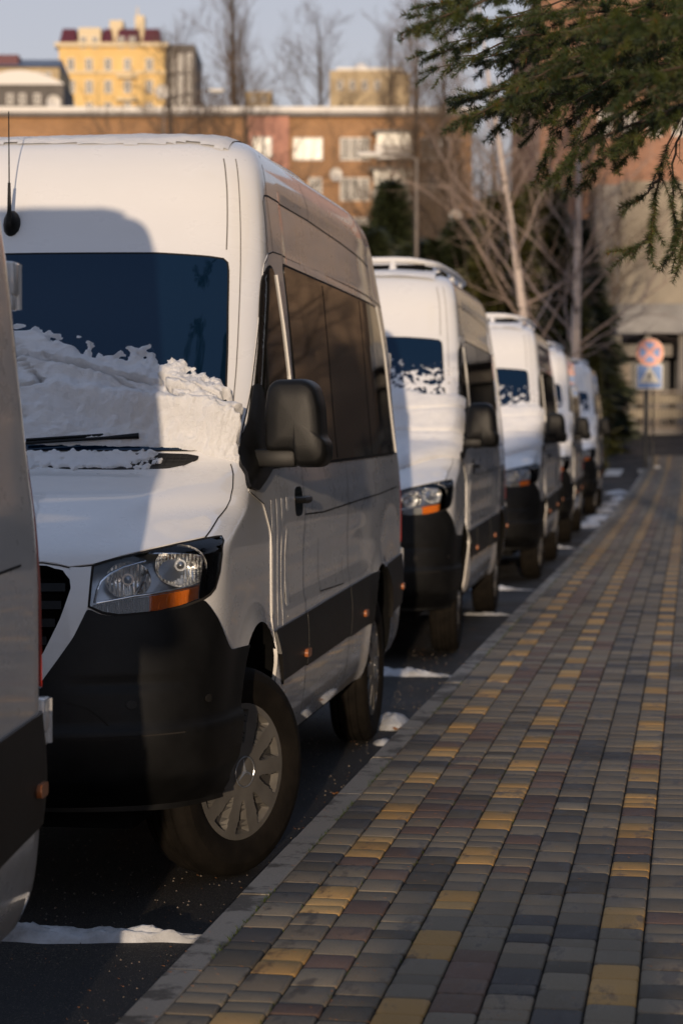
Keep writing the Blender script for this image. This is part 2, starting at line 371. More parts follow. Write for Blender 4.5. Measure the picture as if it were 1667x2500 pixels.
# ridges of old snow left across the parking lane
def snow_ridge(x0, x1, y, wid, h, seed, label, bend=0., yaw=0., group='ridges of old snow across the parking lane'):
    nx, ny = max(24, int((x1-x0)/.018)), 18; R = seed*7.3; vs = []; H = {}
    for i in range(nx+1):
        u = i/nx; x = x0+(x1-x0)*u
        ww = wid*(.45+.9*abs(mnoise.noise(Vector((x*2.2, R, 0))))+.25*mnoise.noise(Vector((x*9, R, 3))))*min(1, 6*u+.05, 6*(1-u)+.05)
        hh = h*(.25+1.6*abs(mnoise.noise(Vector((x*1.7, R+5, 0)))))*min(1, 7*u+.02, 7*(1-u)+.02)
        yc = y+yaw*(x-x0)+.05*mnoise.noise(Vector((x*2.5, R+9, 0)))+bend*sin(pi*u)
        for j in range(ny+1):
            v = j/ny*2-1; e = max(0, 1-v*v)
            z = hh*e**.6*(1+.5*mnoise.noise(Vector((x*14, v*3, R))))+.012*e*mnoise.noise(Vector((x*45, v*9, R)))
            vs.append((x, yc+v*ww, g(yc)-.006+max(0, z)))
    m = MB(); m.add(vs, [(i*(ny+1)+j, (i+1)*(ny+1)+j, (i+1)*(ny+1)+j+1, i*(ny+1)+j+1) for i in range(nx) for j in range(ny)])
    o = m.build('snow_ridge', 'old_snow', smooth=True); tag(o, label, 'snow', group); return o

# ------------------------------------------------------------------ the van's outer skin as a function
def pchip(xs, ys):
    xs=np.array(xs,float); ys=np.array(ys,float); h=np.diff(xs); d=np.diff(ys)/h; m=np.zeros(len(xs))
    for i in range(1,len(xs)-1):
        if d[i-1]*d[i]>0:
            w1=2*h[i]+h[i-1]; w2=h[i]+2*h[i-1]; m[i]=(w1+w2)/(w1/d[i-1]+w2/d[i])
    m[0]=d[0]; m[-1]=d[-1]
    def f0(x):
        x=min(max(x,xs[0]),xs[-1]); i=min(int(np.searchsorted(xs,x,side='right'))-1,len(xs)-2); t=(x-xs[i])/h[i]
        return float((2*t**3-3*t*t+1)*ys[i]+(t**3-2*t*t+t)*h[i]*m[i]+(-2*t**3+3*t*t)*ys[i+1]+(t**3-t*t)*h[i]*m[i+1])
    N=2600; lo=float(xs[0]); hi=float(xs[-1]); T=[f0(lo+(hi-lo)*k/N) for k in range(N+1)]; sc=N/(hi-lo)
    def f(x):
        u=(x-lo)*sc
        if u<=0: return T[0]
        if u>=N: return T[N]
        i=int(u); return T[i]+(T[i+1]-T[i])*(u-i)
    return f
# z, yf, w, L, n
ST=[(.33,.20,.945,.50,2.6),(.45,.03,.985,.57,2.8),(.62,.00,1.0,.60,2.8),(.80,.02,1.0,.58,2.7),(1.00,.06,1.0,.55,2.6),(1.12,.10,1.0,.51,2.5),(1.19,.14,1.0,.47,2.45),(1.26,.26,.998,.40,2.4),(1.33,.44,.995,.34,2.4),(1.40,.62,.99,.28,2.4),(1.45,.78,.985,.25,2.5),(1.49,.92,.98,.24,2.6),(1.55,1.00,.974,.24,2.7),(1.75,1.16,.957,.24,2.8),(2.0,1.355,.938,.24,3.0),(2.33,1.60,.908,.24,3.2),(2.48,1.68,.892,.24,3.4),(2.65,1.76,.868,.24,3.6),(2.76,1.84,.835,.25,3.7),(2.825,1.92,.78,.28,3.5),(2.86,2.05,.68,.34,3.0),(2.88,2.3,.5,.4,2.5),(2.89,2.9,.3,.5,2.2)]
_z=[s[0] for s in ST]
fy=pchip(_z,[s[1] for s in ST]); fw=pchip(_z,[s[2] for s in ST]); fL=pchip(_z,[s[3] for s in ST]); fn=pchip(_z,[s[4] for s in ST])
YR=5.93
yr=pchip([.33,.4,.9,1.5,2.2,2.6,2.78,2.85,2.89],[5.88,5.93,5.93,5.92,5.86,5.78,5.66,5.45,5.1])
def sm(a,b,x):
    t=min(max((x-a)/(b-a),0),1); return t*t*(3-2*t)
def crease(x,z):
    f=sm(1.20,1.36,z)*(1-sm(1.43,1.52,z))
    xc=.46+(z-1.22)*1.5
    return .55*f*(sqrt(max(0,abs(x)-xc)**2+.0009)-.03 if abs(x)>xc-.05 else 0)
def side_w(y,z):
    w=fw(z); w-=.025*sm(4.6,5.9,y)+.03*sm(2.0,2.7,z)*sm(4.8,5.9,y)
    w-=.010*sm(2.34,2.37,z)*(1-sm(2.60,2.66,z))*sm(2.25,2.35,y)*(1-sm(5.4,5.6,y))
    w-=.012*sm(.88,.94,z)*(1-sm(1.10,1.30,z))*sm(1.45,1.8,y)*(1-sm(4.0,4.4,y))
    for yc in (1.07,4.66):
        r=hypot(y-yc,z-.40); w+=.022*exp(-((r-.47)/.07)**2)*(1 if z<1.1 else 0)
    return w
def front(q,z):
    n=fn(z); th=q*pi/2; w=fw(z)
    x=w*sin(th)**(2/n); y=fy(z)+fL(z)*(1-max(cos(th),0)**(2/n))+crease(x,z)
    s=sm(.75,1,q); 
    if s>0: x+=(side_w(y,z)-w)*s
    return np.array([x,y,z])
def q_of_x(x,z):
    return asin(min(1,max(0,abs(x)/fw(z)))**(fn(z)/2))/(pi/2)
def side(y,z):
    y0=fy(z)+fL(z)+crease(fw(z),z)
    if y>=y0:
        w=side_w(y,z); R=.10; e=yr(z)
        if y>e-R:
            k=min(1,(y-(e-R))/R); w-=R*(1-sqrt(max(0,1-k*k)))
        return np.array([w,y,z])
    a,b=0.,1.
    for _ in range(40):
        m=(a+b)/2
        if front(m,z)[1]<y: a=m
        else: b=m
    p=front((a+b)/2,z); return np.array([p[0],y,z])
def nrm(F,a,b,e=1e-3):
    d1=F(a+e,b)-F(a-e,b); d2=F(a,b+e)-F(a,b-e); n=np.cross(d1,d2); return n/np.linalg.norm(n)
ZB = .335
def P(p, z):
    s = -1 if p < 0 else 1; p = abs(p)
    if p <= 1: v = front(p, z)
    else: v = side(fy(z)+fL(z)+crease(fw(z), z)+(p-1), z)
    return np.array([s*v[0], v[1], v[2]])
def Pn(p, z):
    n = nrm(P, p, z, 2e-3); return n if n[1] < 0 or n[0]*p > 0 else -n
def Y(y): return float(np.interp(y, [0, 1.0, 1.3, 1.7, 2.05, 2.72, 3.25, 3.86, 4.85, 5.26, 5.43], [0, 1.0, 1.35, 1.78, 2.165, 2.89, 3.47, 4.15, 5.42, 5.80, 5.93]))
def Sd(y, z): return side(Y(y), z)
def Sn(y, z):
    n = nrm(Sd, y, z, 2e-3); return n if n[0] > 0 else -n
def rpoly(poly, r=.02, n=4):
    out = []; N = len(poly)
    for i in range(N):
        a = np.array(poly[i-1], float); b = np.array(poly[i], float); c = np.array(poly[(i+1) % N], float)
        u = a-b; v = c-b; lu = np.linalg.norm(u); lv = np.linalg.norm(v); d = min(r, lu*.45, lv*.45); p0 = b+u/lu*d; p1 = b+v/lv*d
        for k in range(n+1):
            t = k/n; out.append(tuple((1-t)**2*p0+2*t*(1-t)*b+t*t*p1))
    return out
def cells(poly, da, dz):
    bm = bmesh.new(); vs = [bm.verts.new((a, z, 0)) for a, z in poly]; bm.faces.new(vs)
    A = [a for a, _ in poly]; Z = [z for _, z in poly]
    for (lo, hi, d, ax) in ((min(A), max(A), da, 0), (min(Z), max(Z), dz, 1)):
        k = lo+d*.5
        while k < hi:
            co = (k, 0, 0) if ax == 0 else (0, k, 0); no = (1, 0, 0) if ax == 0 else (0, 1, 0)
            bmesh.ops.bisect_plane(bm, geom=list(bm.verts)+list(bm.edges)+list(bm.faces), dist=1e-6, plane_co=co, plane_no=no); k += d
    bmesh.ops.remove_doubles(bm, verts=bm.verts, dist=1e-5)
    bm.verts.index_update(); V = [(v.co.x, v.co.y) for v in bm.verts]; Fc = [[v.index for v in f.verts] for f in bm.faces]
    B = []
    for e in bm.edges:
        if len(e.link_faces) == 1:
            f = e.link_faces[0]; l = [x for x in f.loops if x.edge == e][0]; B.append((l.vert.index, l.link_loop_next.vert.index))
    bm.free(); return V, Fc, B
def solid(mb, poly, F, N, out, inn, da=.03, dz=.03, sx=1, mi=0):
    V, Fc, B = cells(poly, da, dz); top = []; bot = []
    for a, z in V:
        p = F(a, z); n = N(a, z); o = out(a, z) if callable(out) else out; i_ = inn(a, z) if callable(inn) else inn
        t = p+n*o; b = p+n*i_; top.append((t[0]*sx, t[1], t[2])); bot.append((b[0]*sx, b[1], b[2]))
    n0 = len(V); fs = [tuple(f) for f in Fc]+[tuple(x+n0 for x in f[::-1]) for f in Fc]+[(b, a, a+n0, b+n0) for a, b in B]
    mb.add(top+bot, fs, mi); return mb
def ribbon(mb, pts, F, N, width=.005, off=.0015, step=.04, sx=1, closed=False, mi=0, wscale=(1, 1)):
    pts = [np.array(p, float) for p in pts]
    if closed: pts.append(pts[0])
    d = []
    for a, b in zip(pts[:-1], pts[1:]):
        n = max(1, int(np.linalg.norm(b-a)/step)); d += [a+(b-a)*k/n for k in range(n)]
    d.append(pts[-1]); L = []; R_ = []
    Q = [F(*p) for p in d]; NN = [N(*p) for p in d]
    for i, q in enumerate(Q):
        t = Q[min(i+1, len(Q)-1)]-Q[max(i-1, 0)]; t = t/(np.linalg.norm(t)+1e-9); s = np.cross(t, NN[i]); s /= np.linalg.norm(s)+1e-9
        for lst, k in ((L, 1), (R_, -1)): v = q+NN[i]*off+s*k*width/2; lst.append((v[0]*sx, v[1], v[2]))
    n = len(L); mb.add(L+R_, [(i, i+1, n+i+1, n+i) for i in range(n-1)], mi); return mb
def boolean(o, cutter):
    md = o.modifiers.new('cut', 'BOOLEAN'); md.operation = 'DIFFERENCE'; md.solver = 'EXACT'; md.object = cutter
    dg = bpy.context.evaluated_depsgraph_get(); dg.update()
    me = bpy.data.meshes.new_from_object(o.evaluated_get(dg))
    if len(me.polygons) < .55*len(o.data.polygons):
        print('BOOLEAN RETRY', o.name, len(o.data.polygons), len(me.polygons)); md.solver = 'FAST'; dg = bpy.context.evaluated_depsgraph_get(); dg.update(); me = bpy.data.meshes.new_from_object(o.evaluated_get(dg)); print('->', len(me.polygons))
    o.modifiers.clear(); old = o.data; o.data = me; me.name = old.name; bpy.data.meshes.remove(old)
AY = [1.07, 4.66]; AZ = .425; AR = .475; WY = [1.05, 4.66]
LAMP = [(.362, 1.163), (.40, 1.178), (.444, 1.190), (.539, 1.212), (.632, 1.229), (.734, 1.242), (.835, 1.248), (.866, 1.235), (.883, 1.190), (.870, 1.13), (.838, 1.075), (.805, 1.055), (.764, 1.041), (.653, 1.019), (.561, 1.006), (.434, .998), (.386, 1.008), (.350, 1.029), (.355, 1.085)]
GRIN = [(0, 1.168), (.17, 1.170), (.245, 1.166), (.285, 1.150), (.302, 1.120), (.305, 1.09), (.276, .99), (.234, .874), (.18, .790), (.13, .762), (0, .755)]
GROUT = [(0, .668), (.17, .675), (.231, .785), (.308, .927), (.346, 1.023), (.352, 1.085), (.358, 1.158)]
LDIR = np.array([.30, -.952, .06]); LDIR /= np.linalg.norm(LDIR)
def LN(p, z): return LDIR
def make_van():
    root = empty('minibus')
    # --- body shell
    zs = []
    segs = [(ZB, 1.12, 26), (1.12, 1.18, 4), (1.18, 1.49, 16), (1.49, 1.56, 4), (1.56, 2.33, 20), (2.33, 2.70, 12), (2.70, 2.83, 9), (2.83, 2.887, 9)]
    for a, b, n in segs: zs += [a+(b-a)*k/n for k in range(n)]
    zs.append(2.887); NF, NS, NR, NB = 44, 92, 7, 4; half = []
    for z in zs:
        row = []
        for k in range(NF+1): q = k/NF; row.append(front(q, z))
        y0 = row[-1][1]; y1 = yr(z)-.10
        for k in range(1, NS+1): row.append(side(y0+(y1-y0)*k/NS, z))
        for k in range(1, NR+1): row.append(side(y1+.10*sin(k/NR*pi/2), z))
        e = row[-1]; row += [np.array([e[0]*(1-k/NB), yr(z), z]) for k in range(1, NB+1)]
        half.append(row)
    nh = len(half[0]); ring = 2*nh-2; m = MB(); vs = []
    for row in half: vs += row+[np.array([-p[0], p[1], p[2]]) for p in row[-2:0:-1]]
    fs = [(i*ring+k, i*ring+(k+1) % ring, (i+1)*ring+(k+1) % ring, (i+1)*ring+k) for i in range(len(zs)-1) for k in range(ring)]
    m.add(vs, fs); top = len(zs)-1
    # roof cap: stitched across
    def cap(i, mi):
        f = []
        for k in range(nh-1):
            a, b = k, k+1; a2 = (ring-k) % ring; b2 = ring-k-1
            f.append((i*ring+a, i*ring+b, i*ring+b2, i*ring+a2) if k > 0 and b != b2 and b < nh-1 else ((i*ring+a, i*ring+b, i*ring+b2) if k == 0 else (i*ring+a, i*ring+b, i*ring+a2)))
        m.f += f; m.mi += [mi]*len(f)
    cap(top, 0); cap(0, 1)
    body = m.build('body', ['white_paint', 'inner_black'], root, smooth=30)
    # --- cutters
    c = MB()
    for sx in (1, -1):
        for yc in AY:
            n = 56; pts = [(yc+AR*cos(2*pi*k/n), AZ+AR*sin(2*pi*k/n)) for k in range(n)]; c.prism(pts, sx*.60, sx*1.25, 'x')
    arch = c.build('arch_cut', 'inner_black')
    c = MB(); gp = GRIN+[(-a, b) for a, b in GRIN[::-1] if a > 0]
    solid(c, gp, P, Pn, .05, -.10, .04, .05)
    for sx in (1, -1): solid(c, LAMP, P, LN, .06, -.125, .03, .03, sx)
    pock = c.build('pocket_cut', 'inner_black')
    boolean(body, arch); boolean(body, pock)
    body.data.polygons.foreach_set('use_smooth', [True]*len(body.data.polygons)); body.data.set_sharp_from_angle(angle=radians(32))
    # --- front bumper, one black moulding round the nose
    bp = [(0, ZB-.02), (.6, ZB-.03), (1.0, ZB-.02), (1.25, ZB-.02), (1.25, .836), (1.0, .842), (.97, .862), (.929, .90), (.862, .966), (.80, 1.015), (.765, 1.038), (.66, 1.016), (.561, 1.002), (.434, .994), (.38, 1.002), (.346, 1.023), (.308, .927), (.231, .785), (.17, .675), (0, .668)]
    bp = rpoly(bp, .012, 2); bpf = bp+[(-a, b) for a, b in bp[::-1]]
    bpf = [bpf[i] for i in range(len(bpf)) if abs(bpf[i][0]-bpf[i-1][0])+abs(bpf[i][1]-bpf[i-1][1]) > 1e-5]
    def bout(p, z):
        o = .007+.016*(1-sm(.60, .64, z))-.012*(1-sm(.42, .47, z)); a = abs(p)
        return o-.011*exp(-((z-.770)/.010)**2)*sm(.28, .36, a)*(1-sm(.60, .74, a))
    m = MB(); solid(m, bpf, P, Pn, bout, -.02, .035, .016); bump = m.build('front_bumper', 'black_plastic', root, smooth=40); boolean(bump, arch)
    bump.data.polygons.foreach_set('use_smooth', [True]*len(bump.data.polygons)); bump.data.set_sharp_from_angle(angle=radians(40))
    for sx in (1, -1):
        for a, z in ((.47, .70), (.80, .70)):
            m = MB(); solid(m, [(a+.018*cos(k*pi/6), z+.014*sin(k*pi/6)) for k in range(12)], P, Pn, .0115, .0, .03, .03, sx); m.build('parking_sensor', 'trim_plastic', bump)
    m = MB(); ribbon(m, [(-.66, .600), (-.3, .596), (0, .596), (.3, .596), (.66, .600)], P, Pn, .005, .0275, .03); m.build('lower_joint', 'seam_black', bump)
    m = MB()
    for sx in (1, -1):
        fl = [(.20, .712), (.252, .717), (.30, .708), (.342, .690), (.38, .655), (.414, .612)]
        m = MB(); ribbon(m, [(a*sx, b) for a, b in fl], P, Pn, .006, .0085, .01)
        m.build('fog_cover_joint', 'seam_black', bump)
    # --- grille
    gs = GROUT+GRIN[3:][::-1][:0]
    outer = GROUT; inner = [(.300, 1.158)]+GRIN[4:]
    ringp = outer+inner
    full = [(a, b) for a, b in outer]+[(a, b) for a, b in inner]
    m = MB()
    for sx in (1, -1):
        V = rpoly(full, .006, 2); V = [(max(a, .0), b) for a, b in V]; solid(m, V, P, Pn, .006, -.03, .02, .03, sx)
    gr = m.build('grille', 'white_paint', root, smooth=40)
    m = MB()
    for z in (.80, .86, .92, .98, 1.04, 1.10):
        hw = max(a for a, b in GRIN if b > z-.06) if z > .86 else .20
        hw = np.interp(z, [.76, .79, .874, .99, 1.09, 1.15], [.12, .17, .225, .266, .292, .28])
        pl = [(-hw, z-.014), (hw, z-.014), (hw, z+.014), (-hw, z+.014)]; solid(m, pl, P, Pn, -.02, -.05, .05, .03)
    pl = [(-.27, 1.0), (.27, 1.0), (.17, .80), (-.17, .80)]
    m.build('grille_slats', 'black_plastic', gr, smooth=40)
    # --- hood as its own panel, 2 mm proud
    hp = [(0, 1.178), (.235, 1.178), (.27, 1.172), (.300, 1.162), (.362, 1.170), (.444, 1.197), (.539, 1.219), (.632, 1.236), (.734, 1.249), (.742, 1.268), (.745, 1.307), (.768, 1.340), (.783, 1.369), (.785, 1.41), (.762, 1.457), (.725, 1.49), (.69, 1.503), (.4, 1.503), (0, 1.503)]
    hf = hp+[(-a, b) for a, b in hp[::-1]]; hf = [hf[i] for i in range(len(hf)) if abs(hf[i][0]-hf[i-1][0])+abs(hf[i][1]-hf[i-1][1]) > 1e-5]
    m = MB(); solid(m, hf, P, Pn, .0035, -.01, .03, .012); hood = m.build('hood', 'white_paint', root, smooth=30)
    m = MB()
    for sx in (1, -1): ribbon(m, [(a*sx, b) for a, b in [(0, 1.174), (.235, 1.174), (.275, 1.166), (.300, 1.158), (.362, 1.166), (.444, 1.193), (.539, 1.215), (.632, 1.232), (.738, 1.246), (.747, 1.268), (.750, 1.307), (.773, 1.340), (.788, 1.369), (.790, 1.41), (.767, 1.459), (.725, 1.496)]], P, Pn, .0045, .002, .02)
    m.build('hood_joint', 'seam_black', hood)
    vp = rpoly([(.10, 1.483), (.15, 1.510), (.231, 1.531), (.40, 1.534), (.496, 1.531), (.545, 1.523), (.545, 1.513), (.50, 1.490), (.44, 1.478), (.297, 1.474), (.15, 1.476)], .01, 2)
    for sx in (1, -1):
        m = MB(); solid(m, vp, P, Pn, .006, -.002, .03, .01, sx); v_ = m.build('cowl_vent', 'black_plastic', hood, smooth=40)
        m = MB()
        for zz in (1.490, 1.503, 1.516): ribbon(m, [((.14 if zz < 1.51 else .19)*sx, zz), (.51*sx, zz)], P, Pn, .003, .0085, .03)
        for k in range(14): a = .16+k*.026; ribbon(m, [(a*sx, 1.482), (a*sx, 1.526)], P, Pn, .0022, .0082, .03)
        m.build('vent_slats', 'trim_plastic', v_)
    # --- windscreen with black frit border
    wp = [(0, 2.338), (.25, 2.335), (.47, 2.320), (.545, 2.312), (.572, 2.296), (.582, 2.262), (.60, 2.10), (.625, 1.924), (.648, 1.738), (.662, 1.60), (.66, 1.555), (.5, 1.545), (0, 1.545)]
    wf = wp+[(-a, b) for a, b in wp[::-1]]; wf = [wf[i] for i in range(len(wf)) if abs(wf[i][0]-wf[i-1][0])+abs(wf[i][1]-wf[i-1][1]) > 1e-5]
    m = MB(); solid(m, wf, P, Pn, .002, -.004, .05, .05); ws = m.build('windscreen', 'screen_glass', root, smooth=30)
    m = MB()
    for sx in (1, -1): ribbon(m, [(a*sx, b) for a, b in wp], P, Pn, .007, .003, .04)
    m.build('windscreen_seal', 'seam_black', ws)
    # wipers
    for x0, x1, dx in ((.13, .56, .0), (-.62, -.12, 0)):
        m = MB(); a = [P(q_of_x(x, 1.58)*(1 if x > 0 else -1), 1.575+.004*k)+np.array([0, -.035, .0]) for k, x in enumerate(np.linspace(x0, x1, 8))]
        m.tube(a, [.007]*6+[.010, .013], 6); b = [p+np.array([0, .016, .012]) for p in a[:6]]; m.tube(b, .006, 5); m.build('wiper', 'black_plastic', root, smooth=40)
    # --- headlights
    for sx in (1, -1):
        m = MB(); lp = [((a-.59)*.99+.59, (z-1.12)*.985+1.12) for a, z in LAMP]
        solid(m, lp, P, LN, -.100, -.112, .03, .02, sx); hl = m.build('headlight', 'satin_chrome', root, smooth=40)
        for (cx, cy, cz, r, fl) in ((.868, .378, 1.155, .078, 13), (.712, .250, 1.112, .068, 10)):
            m = MB(); n = 132; V = []; Fs = []; rr = [.02]+[.06*k for k in range(1, 17)]+[1.0, 1.03]
            ax = Vector((.30*sx, -1, 0)).normalized(); qt = ax.to_track_quat('Z', 'Y').to_matrix()
            for u in rr:
                for k in range(n):
                    t = 2*pi*k/n; x = u*r*1.12*cos(t); yv = u*r*sin(t)*.92
                    dep = -.050*(1-u*u)+.0020*sin(x/r*fl*pi)*(1 if .2 < u < 1 else 0); V.append(Vector((cx*sx, cy, cz))+qt @ Vector((x, yv, dep)))
            for i in range(len(rr)-1):
                for k in range(n): Fs.append((i*n+k, i*n+(k+1) % n, (i+1)*n+(k+1) % n, (i+1)*n+k))
            Fs.append(tuple(range(n))); m.add(V, Fs); m.build('reflector', 'reflector_chrome', hl, smooth=25)
            m = MB(); c0 = Vector((cx*sx, cy, cz))+qt @ Vector((.0, 0, -.05)); m.tube([c0, c0+ax*.022, c0+ax*.034, c0+ax*.040], [.015, .015, .012, .003], 16); m.tube([c0, c0+ax*.024], [.020, .021], 16); m.build('bulb', 'satin_chrome', hl, smooth=40)
        m = MB()
        st = [(.862, 1.225), (.862, 1.195), (.835, 1.165), (.822, 1.135), (.785, 1.103), (.72, 1.088), (.64, 1.079), (.56, 1.071), (.485, 1.064), (.42, 1.052), (.372, 1.042)]
        m.tube([P(a*sx, z)+Pn(a*sx, z)*-.012 for a, z in st], .0055, 6)
        st = [(.366, 1.045), (.374, 1.085), (.385, 1.115), (.41, 1.143), (.45, 1.165), (.52, 1.184)]
        m.tube([P(a*sx, z)+Pn(a*sx, z)*-.014 for a, z in st], .005, 6)
        st = [(.495, 1.07), (.510, 1.10), (.522, 1.13), (.53, 1.16)]
        m.tube([P(a*sx, z)+Pn(a*sx, z)*-.03 for a, z in st], .007, 6)
        m.build('chrome_strip', 'chrome', hl, smooth=60)
        lo = [(.362, 1.036), (.42, 1.047), (.497, 1.057), (.585, 1.067), (.66, 1.074), (.714, 1.080), (.768, 1.089), (.795, 1.070), (.760, 1.047), (.66, 1.026), (.561, 1.012), (.434, 1.004), (.386, 1.014), (.358, 1.028)]
        def part_(lo_, hi_):
            bm = bmesh.new(); bm.faces.new([bm.verts.new((a, z, 0)) for a, z in lo])
            for (k, no) in ((lo_, (-1, 0, 0)), (hi_, (1, 0, 0))): bmesh.ops.bisect_plane(bm, geom=list(bm.verts)+list(bm.edges)+list(bm.faces), dist=1e-6, plane_co=(k, 0, 0), plane_no=no, clear_outer=True)
            f = list(bm.faces)[0]; r = [(v.co.x, v.co.y) for v in f.verts]; bm.free(); return r
        rib = lambda a, z: -.009+.0035*(1 if ((abs(a)*150+z*60) % 1) < .5 else -1)
        m = MB(); solid(m, part_(.3, .535), P, Pn, rib, -.04, .0032, .02, sx); m.build('signal_shade_half', 'clear_ribs', hl)  # grey inner half: shade on the ribbed signal strip partly put into colour
        m = MB(); solid(m, part_(.535, .9), P, Pn, rib, -.04, .0032, .02, sx); m.build('turn_signal', 'amber', hl)
        m = MB(); solid(m, LAMP, P, Pn, .004, .0015, .03, .02, sx); m.build('lens_cover', 'clear_lens', hl, smooth=30)
        m = MB(); ribbon(m, LAMP, P, Pn, .009, .0045, .02, sx, closed=True); m.build('headlight_seal', 'seam_black', hl)
    # --- side: doors, glass, trim, joints (the kerb side and its mirror image)
    for sx in (1, -1):
        dp = [(1.36, .365), (1.345, .86), (1.34, 1.22), (1.22, 1.34), (.99, 1.395), (1.02, 1.44), (1.10, 1.53), (1.24, 1.72), (1.33, 1.84), (1.45, 2.00), (1.60, 2.20), (1.68, 2.30), (1.76, 2.345), (1.86, 2.362), (2.06, 2.366), (2.085, 1.47), (2.10, 1.2), (2.085, .365)]
        m = MB(); solid(m, rpoly(dp, .02, 2), Sd, Sn, .004, -.01, .022, .03, sx); door = m.build('front_door', 'white_paint', root, smooth=30)
        m = MB(); ribbon(m, dp, Sd, Sn, .0055, .0048, .03, sx, closed=True); m.build('door_joint', 'seam_black', door)
        wp_ = rpoly([(1.06, 1.475), (1.16, 1.60), (1.30, 1.78), (1.42, 1.94), (1.55, 2.13), (1.62, 2.225), (1.69, 2.275), (1.775, 2.29), (1.83, 2.27), (1.90, 2.06), (1.945, 1.85), (1.965, 1.485)], .03, 3)
        m = MB(); solid(m, [((a-1.6)*1.02+1.6, (z-1.85)*1.03+1.85) for a, z in wp_], Sd, Sn, .0065, -.004, .018, .03, sx); m.build('window_rubber', 'seam_black', door, smooth=30)
        m = MB(); solid(m, wp_, Sd, Sn, .0105, .001, .018, .03, sx); wg = m.build('door_window', 'window_glass', door, smooth=30)
        m = MB(); m.tube([(Sd(a, z)[0]*sx+.008*sx, Y(a), z) for a, z in ((1.52, 2.08), (1.50, 1.9), (1.47, 1.7), (1.44, 1.49))], .008, 5); m.build('window_bar', 'black_plastic', wg)
        m = MB(); solid(m, [(1.845, 2.265), (1.885, 2.255), (1.925, 2.10), (1.965, 1.90), (1.985, 1.49), (1.965, 1.49), (1.95, 1.85), (1.905, 2.06)], Sd, Sn, .018, 0, .05, .05, sx); m.build('window_channel', 'white_paint', door)
        sp_ = rpoly([(.985, 1.405), (1.10, 1.395), (1.25, 1.43), (1.42, 1.475), (1.40, 1.57), (1.34, 1.80), (1.30, 1.80), (1.20, 1.655), (1.04, 1.47)], .02, 2)
        m = MB(); solid(m, sp_, Sd, Sn, .018, 0, .015, .03, sx); m.build('mirror_base', 'black_plastic', door, smooth=30)
        # handle
        m = MB(); solid(m, rpoly([(1.87, 1.262), (2.045, 1.262), (2.045, 1.385), (1.87, 1.385)], .05, 4), Sd, Sn, .0055, 0, .02, .02, sx, 0)
        h = [(Sd(y_, 1.33)[0]*sx+sx*o, Y(y_), 1.33) for y_, o in ((1.875, .004), (1.90, .034), (1.98, .042), (2.05, .034), (2.065, .004))]
        m.tube(h, [.012, .015, .016, .015, .012], 8, 1); m.build('door_handle', ['gloss_black', 'black_plastic'], door, smooth=40)
        # fading vinyl stripes on the door
        m = MB()
        for k, (a, z0) in enumerate(((1.36, .90), (1.47, .845), (1.575, .835), (1.685, .86))): solid(m, [(a, z0), (a+.055, z0), (a+.05, 1.345), (a-.005, 1.35)], Sd, Sn, .0047, .0035, .06, .1, sx)
        m.build('vinyl_stripes', 'grey_vinyl', door, smooth=30)
        # side glass
        gp_ = rpoly([(2.055, 2.318), (3.4, 2.312), (4.76, 2.302), (4.91, 2.05), (5.11, 1.49), (4.0, 1.485), (2.125, 1.478), (2.11, 1.9)], .03, 3)
        m = MB(); solid(m, [((a-3.6)*1.007+3.6, (z-1.9)*1.03+1.9) for a, z in gp_], Sd, Sn, .005, 0, .08, .08, sx); m.build('glass_surround', 'seam_black', root, smooth=30)
        m = MB(); solid(m, gp_, Sd, Sn, .008, .001, .08, .08, sx); sg = m.build('side_window', 'window_glass', root, smooth=30)
        m = MB()
        for yy in (3.02, 4.10): ribbon(m, [(yy, 2.30), (yy+.02, 1.49)], Sd, Sn, .014, .0095, .06, sx)
        m.build('window_divider', 'inner_black', sg)
        m = MB(); solid(m, [(4.775, 2.312), (4.800, 2.312), (4.95, 2.05), (5.150, 1.485), (5.125, 1.485), (4.925, 2.05)], Sd, Sn, .014, 0, .05, .05, sx); m.build('pillar_trim', 'white_paint', root)
        # black side trim bands
        for a0, a1, nm in ((1.365, 2.078, 0), (2.096, 3.29, 1), (3.305, 4.21, 2), (4.30, 5.40, 3)):
            z1a = np.interp(a0, [1.3, 4.2, 5.9], [.832, .872, .895]); z1b = np.interp(a1, [1.3, 4.2, 5.9], [.832, .872, .895])
            pl = [(a0, .612), (a1, .620), (a1, z1b), (a0, z1a)]
            if nm == 3: pl = [(a0, .56), (a1, .60), (a1, z1b), (5.2, z1b), (a0, z1a+.0)]
            m = MB(); solid(m, rpoly(pl, .01, 2), Sd, Sn, lambda a, z: .010+.010*sin(pi*min(1, max(0, (z-.60)/.27))), -.01, .05, .03, sx); tr_ = m.build('side_trim', 'trim_plastic', door if nm == 0 else root, smooth=40)
            if nm in (2, 3, 0):
                boolean(tr_, arch); tr_.data.polygons.foreach_set('use_smooth', [True]*len(tr_.data.polygons)); tr_.data.set_sharp_from_angle(angle=radians(40))
        for yy, zz in ((2.045, .675), (3.72, .69), (5.22, .70)):
            m = MB(); solid(m, rpoly([(yy-.045, zz-.018), (yy+.045, zz-.018), (yy+.045, zz+.018), (yy-.045, zz+.018)], .016, 3), Sd, Sn, .032, .0, .03, .03, sx); m.build('side_marker', 'marker_orange', root, smooth=40)
        # joints: sliding door, roof gutter, rear panel, roof panel
        m = MB()
        ribbon(m, [(3.29, .365), (3.345, 1.0), (3.31, 1.27), (3.30, 1.46)], Sd, Sn, .007, .0015, .05, sx)
        ribbon(m, [(2.10, 2.366), (3.0, 2.370), (4.0, 2.362), (4.9, 2.345), (5.25, 2.33)], Sd, Sn, .006, .0015, .06, sx)
